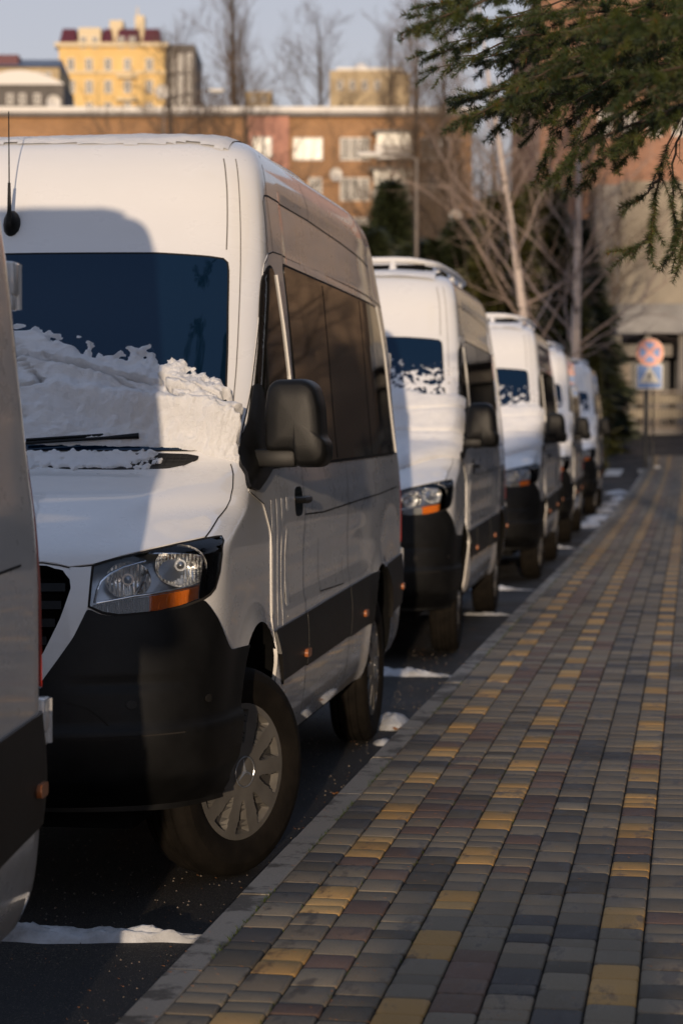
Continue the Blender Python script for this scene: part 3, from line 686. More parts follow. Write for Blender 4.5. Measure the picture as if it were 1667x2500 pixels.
        ribbon(m, [(1.76, 2.34), (1.79, 2.50), (1.80, 2.56), (1.83, 2.592), (1.90, 2.600), (2.9, 2.597), (3.86, 2.575), (4.75, 2.535)], Sd, Sn, .0065, .0015, .05, sx)
        ribbon(m, [(1.88, 2.37), (1.88, 2.60), (1.94, 2.72), (1.99, 2.78)], Sd, Sn, .006, .0015, .05, sx)
        ribbon(m, [(2.93, 2.60), (2.86, 2.75), (2.84, 2.80)], Sd, Sn, .006, .0015, .05, sx)
        ribbon(m, [(2.50, .90), (2.49, 1.14)], Sd, Sn, .005, .0015, .05, sx); ribbon(m, [(2.50, .90), (3.15, .885), (3.16, 1.0)], Sd, Sn, .005, .0015, .05, sx)
        ribbon(m, [(2.10, 1.262), (2.6, 1.252), (3.3, 1.262), (4.3, 1.275), (5.1, 1.288)], Sd, Sn, .0065, .0015, .05, sx)
        ribbon(m, [(5.37, .95), (5.33, 2.2)], Sd, Sn, .006, .0015, .05, sx)
        m.build('panel_joints', 'seam_black', root)
        m = MB(); ribbon(m, [(.560, 2.35), (.548, 2.60), (.535, 2.74)], P, Pn, .005, .0025, .02, sx)
        ribbon(m, [(.70, 1.60), (.695, 1.85), (.662, 2.28), (.645, 2.5), (.630, 2.74)], P, Pn, .004, .0025, .02, sx); m.build('roof_cap_joints', 'seam_grey', root)
        # tail light and hinges
        m = MB(); solid(m, rpoly([(5.345, .95), (5.426, .95), (5.422, 1.56), (5.36, 1.58)], .02, 2), Sd, Sn, .009, -.01, .02, .05, sx); m.build('tail_light', 'red_lens', root, smooth=40)
        for z in (.86, 2.02):
            m = MB(); xx = Sd(5.30, z)[0]-.045; m.box(*sorted((sx*(xx-.03), sx*(xx+.040))), 5.925, 6.00, z-.035, z+.055, 0, .008); m.box(*sorted((sx*xx, sx*(xx+.036))), 5.925, 5.985, z-.075, z-.03, 0, .008); m.tube([(sx*(xx+.030), 5.995, z-.07), (sx*(xx+.030), 5.995, z+.05)], .014, 8); m.build('door_hinge', 'white_paint', root, smooth=40)
        # door mirror
        m = MB(); ol = rpoly([(1.022, 1.545), (1.135, 1.545), (1.142, 1.482), (1.235, 1.482), (1.262, 1.512), (1.262, 1.575), (1.243, 1.60), (1.236, 1.72), (1.215, 1.795), (1.175, 1.820), (1.06, 1.817), (1.032, 1.79), (1.02, 1.70)], .022, 3)
        cx, cz = 1.14, 1.66; prof = [(.0, 1.30), (.90, 1.30), (1.0, 1.29), (1.0, 1.20), (.992, 1.165), (.97, 1.145), (.93, 1.132), (.84, 1.124), (.5, 1.118), (0.02, 1.117)]
        n = len(ol); V = []
        for s_, yy in prof:
            for (a, z) in ol: V.append((sx*(cx+(a-cx)*max(s_, .02)), yy, cz+(z-cz)*max(s_, .02)))
        m.add(V, [(i*n+k, i*n+(k+1) % n, (i+1)*n+(k+1) % n, (i+1)*n+k) for i in range(len(prof)-1) for k in range(n)]+[tuple(range(n)), tuple(range((len(prof)-1)*n, len(prof)*n))])
        mir = m.build('door_mirror', 'black_plastic', root, smooth=50)
        m = MB(); m.box(*sorted((sx*.975, sx*1.138)), 1.16, 1.27, 1.483, 1.552, 0, .012); m.build('mirror_arm', 'black_plastic', mir, smooth=40)
        m = MB(); m.box(*sorted((sx*1.05, sx*1.20)), 1.298, 1.304, 1.60, 1.78); m.build('mirror_glass', 'chrome', mir)
        # rear door window
        m = MB(); m.prism(rpoly([(.09, 1.5), (.78, 1.5), (.74, 2.2), (.09, 2.2)], .05), 5.80, 5.937, 'y'); 
        if sx == -1: m.v = [(-a, b, c_) for a, b, c_ in m.v]
        m.build('rear_window', 'window_glass', root)
    m = MB(); m.box(-.90, .90, 5.90, 6.02, .42, .80, 0, .03); m.build('rear_bumper', 'black_plastic', root, smooth=40)
    m = MB(); m.box(-.70, .70, .35, 5.7, .235, .345); m.box(-.85, .85, 1.7, 4.0, .25, .345); m.build('underbody', 'inner_black', root)
    # number plate zone is bare; antenna on the front of the high roof
    b0 = P(-.022, 2.46); m = MB(); V = []
    for s_, o in ((1, 0), (.95, -.02), (.6, -.045), (.3, -.055)):
        for k in range(14): t = 2*pi*k/14; V.append((b0[0]+.036*s_*cos(t), b0[1]+.008+o, b0[2]+.062*s_*sin(t)+(1-s_)*.01))
    m.add(V, [(i*14+k, i*14+(k+1) % 14, (i+1)*14+(k+1) % 14, (i+1)*14+k) for i in range(3) for k in range(14)]+[tuple(range(42, 56))])
    m.tube([(b0[0], b0[1]-.035, b0[2]+.02), (b0[0], b0[1]-.037, b0[2]+.06), (b0[0], b0[1]-.037, b0[2]+.17)], [.016, .009, .006], 8)
    m.tube([(b0[0], b0[1]-.037, b0[2]+.16), (b0[0], b0[1]-.037, b0[2]+.46)], [.003, .0022], 6); m.build('antenna', 'black_plastic', root, smooth=40)
    # roof rails and front fairing loop, drawn as one rounded white frame on feet
    m = MB(); m.box(-.58, .58, 2.22, 2.30, 2.80, 2.945); m.build('deflector_shade', 'inner_black', root)  # solid black box standing for the shade in the opening below the bar
    m = MB(); z = 2.985; path = []
    for (a, b) in rpoly([(-.66, 2.25), (.66, 2.25), (.70, 3.4), (.66, 5.05), (-.66, 5.05), (-.70, 3.4)], .30, 5): path.append((a, b, z-.03*sm(.4, .7, abs(a))))
    path.append(path[0]); m.tube(path, .026, 8)
    for (a, b) in ((-.30, 2.23), (.05, 2.23), (.33, 2.23), (.64, 2.62), (.68, 3.4), (.67, 4.2), (.60, 4.95), (-.64, 2.62), (-.68, 3.4), (-.67, 4.2), (-.60, 4.95)): m.tube([(a, b-.03, 2.81), (a, b, z-.02)], [.045, .025], 8)
    m.box(-.45, .45, 2.9, 4.1, 2.86, 3.02, 0, .05)
    m.build('roof_rack', 'snow', root, smooth=50)
    # --- wheels
    for sx in (1, -1):
        for wy in WY:
            m = MB(); pr = [(.22, -.10), (.30, -.118), (.335, -.112), (.350, -.098), (.357, -.075), (.358, -.064), (.349, -.062), (.349, -.054), (.3585, -.052), (.36, -.022), (.350, -.020), (.350, -.010), (.36, -.008), (.36, .008), (.350, .010), (.350, .020), (.36, .022), (.3585, .052), (.349, .054), (.349, .062), (.358, .064), (.357, .075), (.350, .098), (.335, .112), (.318, .116), (.315, .1185), (.300, .119), (.262, .112), (.243, .104), (.225, .09)]
            m.lathe(pr, 64); 
            if sx < 0: m.v = [(-a, b, c_) for a, b, c_ in m.v]
            wh = m.build('wheel', 'rubber', root, smooth=35); wh.location = (sx*.880, wy, .34); wh.scale = (.88, 1.10, 1.10)
            # wheel cover: ten wide spokes between tapered openings
            NA, rs = 240, [.0, .03, .056, .0565, .062, .09, .098, .106, .114, .13, .15, .17, .19, .200, .207, .214, .226, .234, .238, .241]
            V = []; mi = []; 
            for i, r in enumerate(rs):
                for k in range(NA):
                    t = 2*pi*k/NA; u = (t*10/(2*pi)) % 1.-.5; half_ = .10+.17*max(0, min(1, (r-.10)/.11)); cap_ = half_ if .102 < r < .212 else 0
                    if .102 < r < .125: cap_ *= sqrt(max(0, (r-.102)/.023))
                    hole = abs(u) < cap_
                    h = .108-.010*(r/.24)**2 + (.006 if r < .056 else 0) - (.012 if r > .235 else 0)
                    h += .007*exp(-((abs(u)-half_-.06)/.05)**2)*(1 if .1 < r < .21 else 0)*0+(-.034 if hole else 0)
                    V.append((sx*h, r*cos(t), r*sin(t)))
            Fs = []; MI = []
            for i in range(len(rs)-1):
                for k in range(NA):
                    a = i*NA+k; b = i*NA+(k+1) % NA; c_ = (i+1)*NA+(k+1) % NA; d = (i+1)*NA+k; Fs.append((a, b, c_, d))
                    MI.append(1 if sum(abs(V[q][0]) < .080 for q in (a, b, c_, d)) >= 3 and rs[i+1] < .22 else 0)  # recess floors take the dark material, shade inside them put into colour
            m = MB(); m.v = [tuple(v) for v in V]; m.f = Fs; m.mi = MI
            wc = m.build('wheel_cover', ['wheel_silver', 'wheel_slot_shade'], wh, smooth=28)
            m = MB(); M2 = Matrix.Identity(3)
            ringp_ = [(.052*cos(2*pi*k/32), .052*sin(2*pi*k/32)) for k in range(33)]; m.tube([(sx*.116, a, b) for a, b in ringp_], .0028, 6, cap=False)
            for k in range(3):
                a = pi/2+k*2*pi/3+.15; c1, s1 = cos(a), sin(a); tip = (sx*.115, .047*c1, .047*s1); ct = (sx*.122, 0, 0)
                L_ = (sx*.115, .010*cos(a+pi/3), .010*sin(a+pi/3)); R_2 = (sx*.115, .010*cos(a-pi/3), .010*sin(a-pi/3)); m.add([ct, L_, tip, R_2], [(0, 1, 2), (0, 2, 3)])
            m.build('star_emblem', 'satin_chrome', wc)
    bpy.data.objects.remove(arch); bpy.data.objects.remove(pock)
    return root
VAN = make_van()
def put_van(o, x, y, label, steer=0.):
    z1, z2 = g(y+1.03), g(y+4.66); o.location = (x, y, z1-(z2-z1)/3.63*1.03+GOFF); o.rotation_euler = (atan((z2-z1)/3.63), 0, radians(.6 if y > 1 else 3.5))
    tag(o, label, 'minibus', 'white minibuses parked in a row along the kerb')
    for c in o.children:
        if c.name.startswith('wheel') and c.location.y < 2: c.rotation_euler = (0, 0, steer)
VANS = [(-2.300, -.32, 'white minibus cut off by the left edge, only its rear corner with a hinge showing', 0),
        (-2.615, 7.10, 'nearest complete white minibus, in sharp focus, front wheel turned out, antenna on its roof', radians(-26)),
        (-2.70, 15.5, 'second minibus behind the sharp one, bonnet buried in snow, orange signal glowing', 0),
        (-2.66, 24.0, 'middle minibus of the blurred ones, with a narrow strip of windscreen free of snow', 0),
        (-2.76, 32.1, 'second farthest minibus, a thin snowy sliver between two others', 0),
        (-2.83, 42.3, 'farthest minibus at the end of the row, nearest to the crossing sign', 0)]
vans = [VAN if i == 0 else copy_tree(VAN) for i in range(len(VANS))]
for o, (x, y, lb, st) in zip(vans, VANS): put_van(o, x, y, lb, st)

for c in vans[1].children:
    if c.name.startswith(('roof_rack', 'deflector')): c.location = (.0, 1.05, -.095); c.scale = (1, .72, 1)
for c in list(vans[0].children):
    if c.name.startswith(('roof_rack', 'deflector', 'pillar_trim', 'side_window', 'glass_surround')):
        for d in list(c.children): bpy.data.objects.remove(d)
        bpy.data.objects.remove(c)
for i_ in (2, 3, 4, 5):
    for c in vans[i_].children:
        if c.name.startswith('wheel') and c.location.y < 2: c.rotation_euler = (0, 0, radians([0, 0, 2, -3, 1, -5][i_]))

# ------------------------------------------------------------------ snow lying on the vans
def fbm(x, y, z, o=4):
    s = 0; a = 1; t = 0
    for k in range(o): s += a*mnoise.noise(Vector((x, y, z))); t += a; a *= .5; x *= 2.03; y *= 2.03; z *= 2.03
    return s/t
def snow_sheet(name, fn, p0, p1, z0, z1, npx, nz, hf, label, van, group):
    V = []; H = []
    for i in range(npx+1):
        p = p0+(p1-p0)*i/npx
        for j in range(nz+1):
            z = z0+(z1-z0)*j/nz; h = hf(p, z); q = fn(p, z); n = Pn(p, z); n2 = n+np.array([0, -.25, .35]); n2 /= np.linalg.norm(n2)
            V.append(q+n2*max(h, -.004)); H.append(h)
    W = nz+1; fs = []
    for i in range(npx):
        for j in range(nz):
            ix = (i*W+j, (i+1)*W+j, (i+1)*W+j+1, i*W+j+1)
            if max(H[k] for k in ix) > 0: fs.append(ix)
    used = sorted(set(k for f in fs for k in f)); mp = {k: i for i, k in enumerate(used)}
    m = MB(); m.add([V[k] for k in used], [tuple(mp[k] for k in f) for f in fs])
    o = m.build(name, 'snow', smooth=True); o.location = van.location; o.rotation_euler = van.rotation_euler; tag(o, label, 'snow', group); return o
SU_x = [-1.0, -.7, -.45, -.2, -.029, .029, .101, .225, .297, .354, .438, .481, .542, .584, .625, .678, .715, .77, .82, .847, .909, .951, .99]
SU_z = [2.02, 2.07, 2.10, 2.09, 2.074, 2.081, 2.066, 2.042, 1.983, 1.953, 1.931, 1.93, 1.952, 1.916, 1.923, 1.945, 1.887, 1.843, 1.829, 1.779, 1.702, 1.60, 1.50]
SL_x = [-1.0, .15, .45, .55, .699, .77, .89, .95, 1.0]
SL_z = [1.565, 1.568, 1.562, 1.560, 1.556, 1.545, 1.512, 1.498, 1.50]
def h_near(p, z):
    x = P(p, z)[0]; up = np.interp(x, SU_x, SU_z); lo = np.interp(x, SL_x, SL_z)
    c_, s_ = cos(.45), sin(.45); u = x*c_-(z)*s_; v = x*s_+z*c_             # strands run down towards the kerb side
    st = fbm(u*2.6, v*9, 3.1, 4); fine = fbm(x*26, z*26, 1.7, 3); f2 = fbm(x*70, z*70, 8, 2); blob = fbm(x*8, z*8, 5.5, 3)
    du = up-z+.035*blob+.016*fine+.006*f2; dl = z-lo+.008*fine
    if du < 0 or dl < 0: return -1
    r1 = exp(-((z-(1.90-.17*(x+.1)))/.036)**2)*sm(-.9, -.1, x)*(1-sm(.85, .95, x)); r2 = exp(-((z-(1.79-.15*x))/.030)**2); body = .012+.018*min(1, du/.2)+.036*r1+.026*r2*sm(-.6, .2, x)
    zc = 1.815-.195*x; lump = (.012+.105*sm(.15, .85, x))*exp(-((z-zc+.03)/(.034+.020*x))**2)*sm(-.2, .4, x)+.035*sm(.6, .9, x)*exp(-((z-1.57)/.05)**2)
    rd = lambda t: sqrt(max(0, 1-(1-min(1, t))**2))
    h = (body+lump)*min(1, sqrt(du/.035))*rd(dl/(.06+.085*sm(.1, .7, x)))
    h += .026*st*min(1, du/.08)*min(1, dl/.05)+.013*blob*min(1, dl/.04)+.016*fbm(x*11-z*5, z*19+x*6, 12.5, 3)*min(1, dl/.025)*min(1, du/.05)+.015*fine*min(1, dl/.02)+.009*f2*min(1, dl/.015)
    hole = 1.0*st+.45*blob+.22*fine+.95*min(1, du/.24)-.20
    gap = .25+.35*abs(fbm(u*1.7+4, v*5.5, 9.2, 3))
    if hole < 0: h = -1
    elif hole < .12: h *= hole/.12
    g2 = abs(fbm(u*1.5+11, v*6.2, 2.2, 2)); 
    if z > 1.66 and g2 < .02 and fbm(x*3, z*3, 17, 2) > .0: h = min(h, .006)
    for gx, gz, gl, gw in ((.27, 1.845, .13, .013), (.50, 1.79, .06, .008), (.02, 1.90, .10, .014), (.66, 1.755, .05, .006), (-.2, 1.93, .08, .012)):
        a_ = (x-gx)*.97-(z-gz)*-.22; b_2 = (z-gz)*.97+(x-gx)*.24; e_ = (a_/gl)**2+(b_2/gw)**2+.8*fine
        if e_ < 1: h = -1
        elif e_ < 2.2 and h > 0: h *= .35+.65*(e_-1)/1.2
    if x > .87: h *= 1-sm(.93, 1.03, x)*.6
    return max(h, .002) if h > -.5 else -1
snow_sheet('snow_mound', P, -.93, 1.06, 1.495, 2.13, 330, 170, h_near, 'thick crusted snow mound across the windscreen foot of the sharp minibus', vans[1], 'snow lying on the minibuses')
def h_vent(p, z):
    x = P(p, z)[0]; fine = fbm(x*30, z*50, 4, 3); b = fbm(x*9, z*20, 6, 3)
    e = min(x-.05, .66-x)*6; e2 = min((z-1.472)*60, (1.545-z)*60); k = min(1, e, e2)+1.1*fine+.9*b-.28
    if k < 0: return -1
    return .006+.010*min(1, k*3)+.005*fine
snow_sheet('snow_patch', P, .02, .42, 1.468, 1.55, 150, 44, h_vent, 'thin lacy snow patch on the cowl vent of the sharp minibus', vans[1], 'snow lying on the minibuses')
def h_far(seed):
    def h(p, z):
        x = P(p, z)[0]; b = fbm(x*4, z*6, seed, 3); f = fbm(x*24, z*24, seed+3, 3); st = fbm(x*2, z*11, seed+7, 3)
        up = 1.90+.05*b+.02*f-.03*sm(.5, 1, abs(x)); lo = 1.24+.16*sm(.3, .9, abs(x))+.02*b
        if z < lo: return -1
        if z > up:
            k = fbm(x*34, z*34, seed+11, 3)*1.5+b*.5-(z-up)*2.3+.42
            return .002+.004*k if k > .15 and z < up+.26 else -1
        t = min(1, sqrt(max(0, up-z)/.05))*min(1, ((z-lo)/.05)**.5)
        k = .055+.02*sm(1.45, 1.6, z)
        edge = 1-sm(.90, 1.02, abs(x))*.8
        groove = .02*exp(-((z-1.565)/.012)**2)+.018*exp(-((z-1.70-.05*x)/.01)**2)*(1 if x > .35 else .2)
        return max(.003, (k*t+.012*b+.005*f+.006*st-groove)*edge)
    return h
for i, (lb) in enumerate(['deep snow blanket over bonnet and windscreen of the second minibus', 'smooth snow blanket on the bonnet of the middle blurred minibus', 'snow on the bonnet of the second farthest minibus', 'snow on the bonnet of the farthest minibus']):
    snow_sheet('snow_blanket', P, -.97, .97, 1.20, 2.16, 230 if i < 1 else 70, 200 if i < 1 else 60, h_far(3.3+i*5), lb, vans[2+i], 'snow lying on the minibuses')
# roof snow: a thin crust whose ragged rim shows above the front edge
RT = {}
def roof_z(x, y):
    lo, hi = 2.3, 2.887
    ax = abs(x)
    def ins(z):
        if ax > fw(z): return False
        y0 = fy(z)+fL(z)
        if y > yr(z): return False
        if y >= y0: return ax < side_w(y, z)
        return y > front(q_of_x(ax, z), z)[1]
    if not ins(lo): return None
    for _ in range(18):
        mm = (lo+hi)/2
        if ins(mm): lo = mm
        else: hi = mm
    return lo
def roof_snow(van, seed, thick, label, cell=.03):
    nx, ny = int(1.5/cell), int(3.5/cell); V = []; H = []
    for i in range(nx+1):
        x = -.75+1.5*i/nx
        for j in range(ny+1):
            y = 1.86+3.7*(j/ny)**1.35; z = roof_z(x, y); f = fbm(x*5, y*5, seed, 4)
            e = min((.74-abs(x))/.06, (y-1.90-.04*f)/.04, (5.4-y)/.1, 1); h = -1 if z is None or e <= 0 else (thick+.012*f+.004*fbm(x*30, y*30, seed, 2))*sqrt(max(0, e))
            V.append((x, y, (z or 2.3)+max(h, -.005))); H.append(h)
    W = ny+1; fs = []
    for i in range(nx):
        for j in range(ny):
            ix = (i*W+j, (i+1)*W+j, (i+1)*W+j+1, i*W+j+1)
            if min(H[k] for k in ix) > -.5: fs.append(ix)
    m = MB(); m.add(V, fs); o = m.build('roof_snow', 'snow', smooth=True); o.location = van.location; o.rotation_euler = van.rotation_euler; tag(o, label, 'snow', 'snow crust on the minibus roofs'); return o
for i, lb in enumerate(['snow crust on the roof of the cut-off minibus at the left edge', 'thin snow crust rimming the roof of the sharp minibus', 'snow on the roof of the second minibus, under its rack', 'snow on the roof of the middle blurred minibus', 'snow on the roof of the second farthest minibus', 'snow on the roof of the farthest minibus']):
    roof_snow(vans[i], 2.+i*3.7, .014 if i == 1 else .03, lb, .02 if i == 1 else .05)
# snow left on the lane where the vans stand
snow_ridge(-4.6, -1.455, 6.78, .060, .070, 1, 'low grey snow ridge on the asphalt before the sharp minibus', yaw=.09)
snow_ridge(-4.4, -1.46, 14.9, .12, .075, 2, 'snow ridge between the sharp minibus and the second one')
snow_ridge(-4.2, -1.50, 23.2, .12, .06, 4, 'snow ridge in front of the middle blurred minibus')
snow_ridge(-4.0, -1.55, 19.9, .10, .04, 5, 'faint snow ridge under the tail of the second minibus')
snow_ridge(-4.0, -1.55, 31.6, .12, .05, 6, 'snow ridge in front of the second farthest minibus')
def lump(px, py, z, rx, ry, h, seed, label):
    Pp = at(px, py, z); m = MB(); n = 26; V = []
    for i in range(9):
        r = 1-i/8.
        for k in range(n):
            t = 2*pi*k/n; rr = r*(1+.35*mnoise.noise(Vector((cos(t)*1.5, sin(t)*1.5, seed)))+.1*mnoise.noise(Vector((cos(t)*6, sin(t)*6, seed))))
            V.append((rx*rr*cos(t), ry*rr*sin(t), h*(1-r*r)**.7*(1+.4*mnoise.noise(Vector((cos(t)*r*3, sin(t)*r*3, seed+4))))-.004*(i == 0)))
    m.add(V, [(i*n+k, i*n+(k+1) % n, (i+1)*n+(k+1) % n, (i+1)*n+k) for i in range(8) for k in range(n)]+[tuple(range(8*n, 9*n))]); o = m.build('snow_lump', 'old_snow', smooth=True); o.location = (Pp[0], Pp[1], g(Pp[1])+.001)
    tag(o, label, 'snow', 'melting snow lumps beside the kerb'); return o
lump(955, 1735, 12.5, .13, .20, .07, 1, 'white snow lump beside the kerb behind the rear wheel of the sharp minibus')
lump(938, 1790, 11.8, .06, .08, .025, 2, 'small flat snow scrap at the rear tyre of the sharp minibus')
lump(962, 1778, 11.95, .022, .03, .02, 3, 'tiny snow crumb touching the kerb by the rear tyre')
for k, (y, x, s) in enumerate([(39.0, -1.78, .30), (41.5, -1.70, .35), (44.5, -1.75, .28), (47.5, -1.65, .40), (50.5, -1.62, .25), (54, -1.8, .35)]):
    o = lump(1500, 1300, 30, s*.8, s*2.6, .07, 10+k, ['long snow bank by the kerb next to the farthest minibus', 'snow bank by the kerb at the tail of the farthest minibus', 'snow scrap by the kerb behind the last minibus', 'bright snow bank by the kerb beyond the last minibus', 'small snow scrap farther along the kerb beyond the vans', 'last snow scrap by the kerb before the zebra crossing'][k]); o.location = (x, y, g(y)+.003)
# ------------------------------------------------------------------ near spruce: trunk and crown stand right of the frame, its low boughs hang into it
LV = {'V': [], 'C': []}
def needles_mesh(name, tris, cols, mat='needles', parent=None):
    n = len(tris)//3; me = bpy.data.meshes.new(name); me.vertices.add(3*n); me.vertices.foreach_set('co', np.array(tris, dtype=np.float32).ravel())
    me.loops.add(3*n); me.loops.foreach_set('vertex_index', np.arange(3*n, dtype=np.int32)); me.polygons.add(n); me.polygons.foreach_set('loop_start', np.arange(0, 3*n, 3, dtype=np.int32)); me.polygons.foreach_set('loop_total', np.full(n, 3, dtype=np.int32))
    me.update(); ca = me.color_attributes.new('leaf', 'FLOAT_COLOR', 'CORNER'); a = np.ones((3*n, 4), dtype=np.float32); a[:, :3] = np.repeat(np.array(cols, dtype=np.float32), 3, axis=0); ca.data.foreach_set('color', a.ravel())
    me.materials.append(MATS[mat]); o = bpy.data.objects.new(name, me); COL.objects.link(o); o.parent = parent; return o
RN = np.random.RandomState(7)
def twig(p, d, L, T, Cn, bark, lev, dens=2000., nl=.0235):
    d = d/np.linalg.norm(d); n = max(3, int(L/.02)); pts = [p]; dd = d.copy()
    for i in range(n): dd = dd+RN.normal(0, .03, 3)+np.array([0, 0, -.02-.015*lev]); dd /= np.linalg.norm(dd); pts.append(pts[-1]+dd*L/n)
    bark.tube(pts, list(np.linspace(.0010+.0018*L, .0008, len(pts))), 4, cap=False)
    P0 = np.array(pts); k = int(L*dens); t = RN.rand(k)*.97*(len(pts)-1); i0 = t.astype(int); f = (t-i0)[:, None]
    A = P0[i0]*(1-f)+P0[np.minimum(i0+1, len(pts)-1)]*f; D = P0[np.minimum(i0+1, len(pts)-1)]-P0[i0]; D /= np.linalg.norm(D, axis=1)[:, None]
    Rr = RN.normal(0, 1, (k, 3)); Rr -= (Rr*D).sum(1)[:, None]*D; Rr /= np.linalg.norm(Rr, axis=1)[:, None]; Rr[:, 2] += .25
    N_ = D*(.45+.35*RN.rand(k)[:, None])+Rr*.85; N_ /= np.linalg.norm(N_, axis=1)[:, None]; ln = nl*(.75+.4*RN.rand(k))[:, None]
    S = np.cross(N_, RN.normal(0, 1, (k, 3))); S /= np.linalg.norm(S, axis=1)[:, None]; w_ = .0009
    tri = np.stack([A-S*w_, A+S*w_, A+N_*ln], axis=1).reshape(-1, 3); T.append(tri)
    u_ = RN.rand(); tone = (.75+.5*RN.rand(k))[:, None]*(np.array([[2.1, 1.6, 1.5]]) if u_ < .16 else np.array([[1.5, 1.3, 1.1]]) if u_ < .38 else (.8+.3*RN.rand())); warm = (RN.rand(k) < .03)[:, None]
    Cn.append(np.where(warm, np.array([[.10, .045, .012]]), np.array([[.032, .048, .012]]))*tone)
    return pts
def bough(pts, T, Cn, bark, tl=.24, lev=0, sub=2, fill=1.):
    pts = [np.array(q, float) for q in pts]; P_ = []; 
    for a, b in zip(pts[:-1], pts[1:]):
        n = max(1, int(np.linalg.norm(b-a)/.045)); P_ += [a+(b-a)*k/n+RN.normal(0, .004, 3) for k in range(n)]
    P_.append(pts[-1]); bark.tube(P_, list(np.linspace(.006, .0012, len(P_))), 5, cap=False); N = len(P_)
    for i in range(1, N):
        u = i/N; d = P_[i]-P_[i-1]; d /= np.linalg.norm(d); 
        if RN.rand() > .95*fill: continue
        for s_ in (-1, 1):
            if RN.rand() > .85: continue
            sd_ = np.cross(d, np.array([0, 0, 1.])); sd_ /= np.linalg.norm(sd_)+1e-6; v = d*.75+sd_*s_*(.55+.3*RN.rand())+np.array([0, 0, RN.normal(-.18, .25)]); L = tl*(1-.55*u)*(.55+.6*RN.rand())
            q = twig(P_[i], v, L, T, Cn, bark, lev)
            if sub:
                for k in range(2, len(q)-2, 2):
                    if RN.rand() < .62: vv = (q[k+1]-q[k]); vv /= np.linalg.norm(vv); s2 = np.cross(vv, np.array([0, 0, 1.])); twig(q[k], vv*.7+s2*RN.choice([-1, 1])*.6+np.array([0, 0, RN.normal(-.15, .2)]), L*.42*(.6+.6*RN.rand()), T, Cn, bark, lev+1)
    twig(P_[-1]-(P_[-1]-P_[-2])*.2, P_[-1]-P_[-2], .09, T, Cn, bark, lev)
SPX, SPY = 2.7, 6.2
spr = empty('spruce_tree', (0, 0, 0)); tag(spr, 'dark green spruce whose low boughs hang into the upper right corner', 'spruce')
spr.location = (SPX, SPY, PZ)
off0 = np.array([SPX, SPY, PZ])
m = MB(); m.tube([(0, 0, -.1), (.03, .02, 4), (.0, .04, 10), (.02, 0, 17), (0, 0, 22)], [.24, .20, .14, .07, .015], 14); m.build('trunk', 'dark_bark', spr, smooth=True)
T = []; Cn = []; bark = MB()
def A_(px, py, z): return at(px, py, z)-off0
def stem_from(px, py, z): 
    e = A_(px, py, z); return e
B = [  # each bough: points along it (photo position, distance), side twig length, fill
 ([(1900, -60, 6.6), (1560, 20, 6.3), (1260, 40, 6.0), (1100, 45, 5.9), (1050, 58, 5.85)], .26, 1),
 ([(1900, -160, 7.0), (1500, -60, 6.7), (1200, -25, 6.3), (1060, 10, 6.1)], .24, 1),
 ([(1800, 40, 6.2), (1400, 70, 6.0), (1180, 95, 5.9), (1080, 128, 5.8)], .20, 1),
 ([(1900, 60, 7.2), (1560, 130, 7.0), (1300, 190, 6.9), (1200, 225, 6.8), (1150, 240, 6.8)], .30, 1),
 ([(1800, 130, 7.4), (1500, 200, 7.2), (1280, 250, 7.0), (1170, 262, 6.9)], .26, 1),
 ([(1900, 100, 6.9), (1650, 150, 6.8), (1500, 190, 6.8), (1380, 260, 6.8), (1350, 330, 6.8), (1330, 400, 6.8)], .20, .9),
 ([(1700, 160, 6.7), (1540, 220, 6.7), (1440, 290, 6.7), (1400, 370, 6.7), (1390, 430, 6.7)], .17, .9),
 ([(1800, 140, 7.0), (1600, 220, 7.0), (1510, 290, 7.0), (1480, 345, 7.0), (1492, 380, 7.0)], .14, .9),
 ([(1700, 60, 5.5), (1500, 110, 5.4), (1350, 160, 5.3), (1290, 200, 5.3)], .22, .9),
 ([(1900, -30, 5.0), (1650, 40, 4.9), (1480, 70, 4.8)], .22, .9),
 ([(1900, 100, 5.0), (1700, 150, 4.9), (1560, 190, 4.8), (1530, 230, 4.8)], .20, .9),
 ([(1900, -80, 7.6), (1600, 60, 7.5), (1400, 130, 7.4), (1200, 150, 7.3)], .30, 1),
 ([(1800, -150, 6.6), (1400, -80, 6.4), (1180, -40, 6.2), (1120, 10, 6.2)], .28, 1),
 ([(1900, 20, 8.0), (1650, 110, 7.9), (1450, 160, 7.8), (1320, 230, 7.8), (1290, 280, 7.8)], .24, .9),
 ([(1850, 180, 6.3), (1740, 210, 6.3), (1600, 225, 6.2), (1560, 250, 6.2)], .16, .9),
]
TIPS = [(990, 60), (1000, 130), (1030, 165), (1100, 150), (1095, 235), (1105, 288), (1190, 250), (1262, 325), (1180, 310), (1330, 320), (1322, 425), (1350, 400), (1392, 442), (1412, 425), (1490, 385), (1500, 330), (1562, 290), (1480, 250), (1150, 60), (1250, 110), (1350, 150), (1450, 210), (1550, 150), (1600, 60), (1420, 60), (1300, 30), (1240, 180), (1360, 230), (1300, 260), (1200, 140), (1630, 180), (1420, 150), (1500, 90), (1640, 100)]
for k, (tx_, ty_) in enumerate(TIPS):
    tx_ += 38; z_ = 6.9+.8*RN.rand() if k % 5 else 5.4+.5*RN.rand(); dr = .35+.5*RN.rand(); L_ = 260+160*RN.rand(); hang = ty_ > 300
    sx0 = tx_+L_; sy0 = ty_-L_*dr*(1.0 if hang else .45)
    pl = [(tx_+L_*(1-t)**(1.0 if not hang else 1.6), sy0+(ty_-sy0)*t**(1. if not hang else .8)+(1-abs(2*t-1))*-14, z_+.15*(1-t)) for t in (0, .25, .5, .75, 1)]
    B.append((pl, .13+.06*RN.rand(), .95))
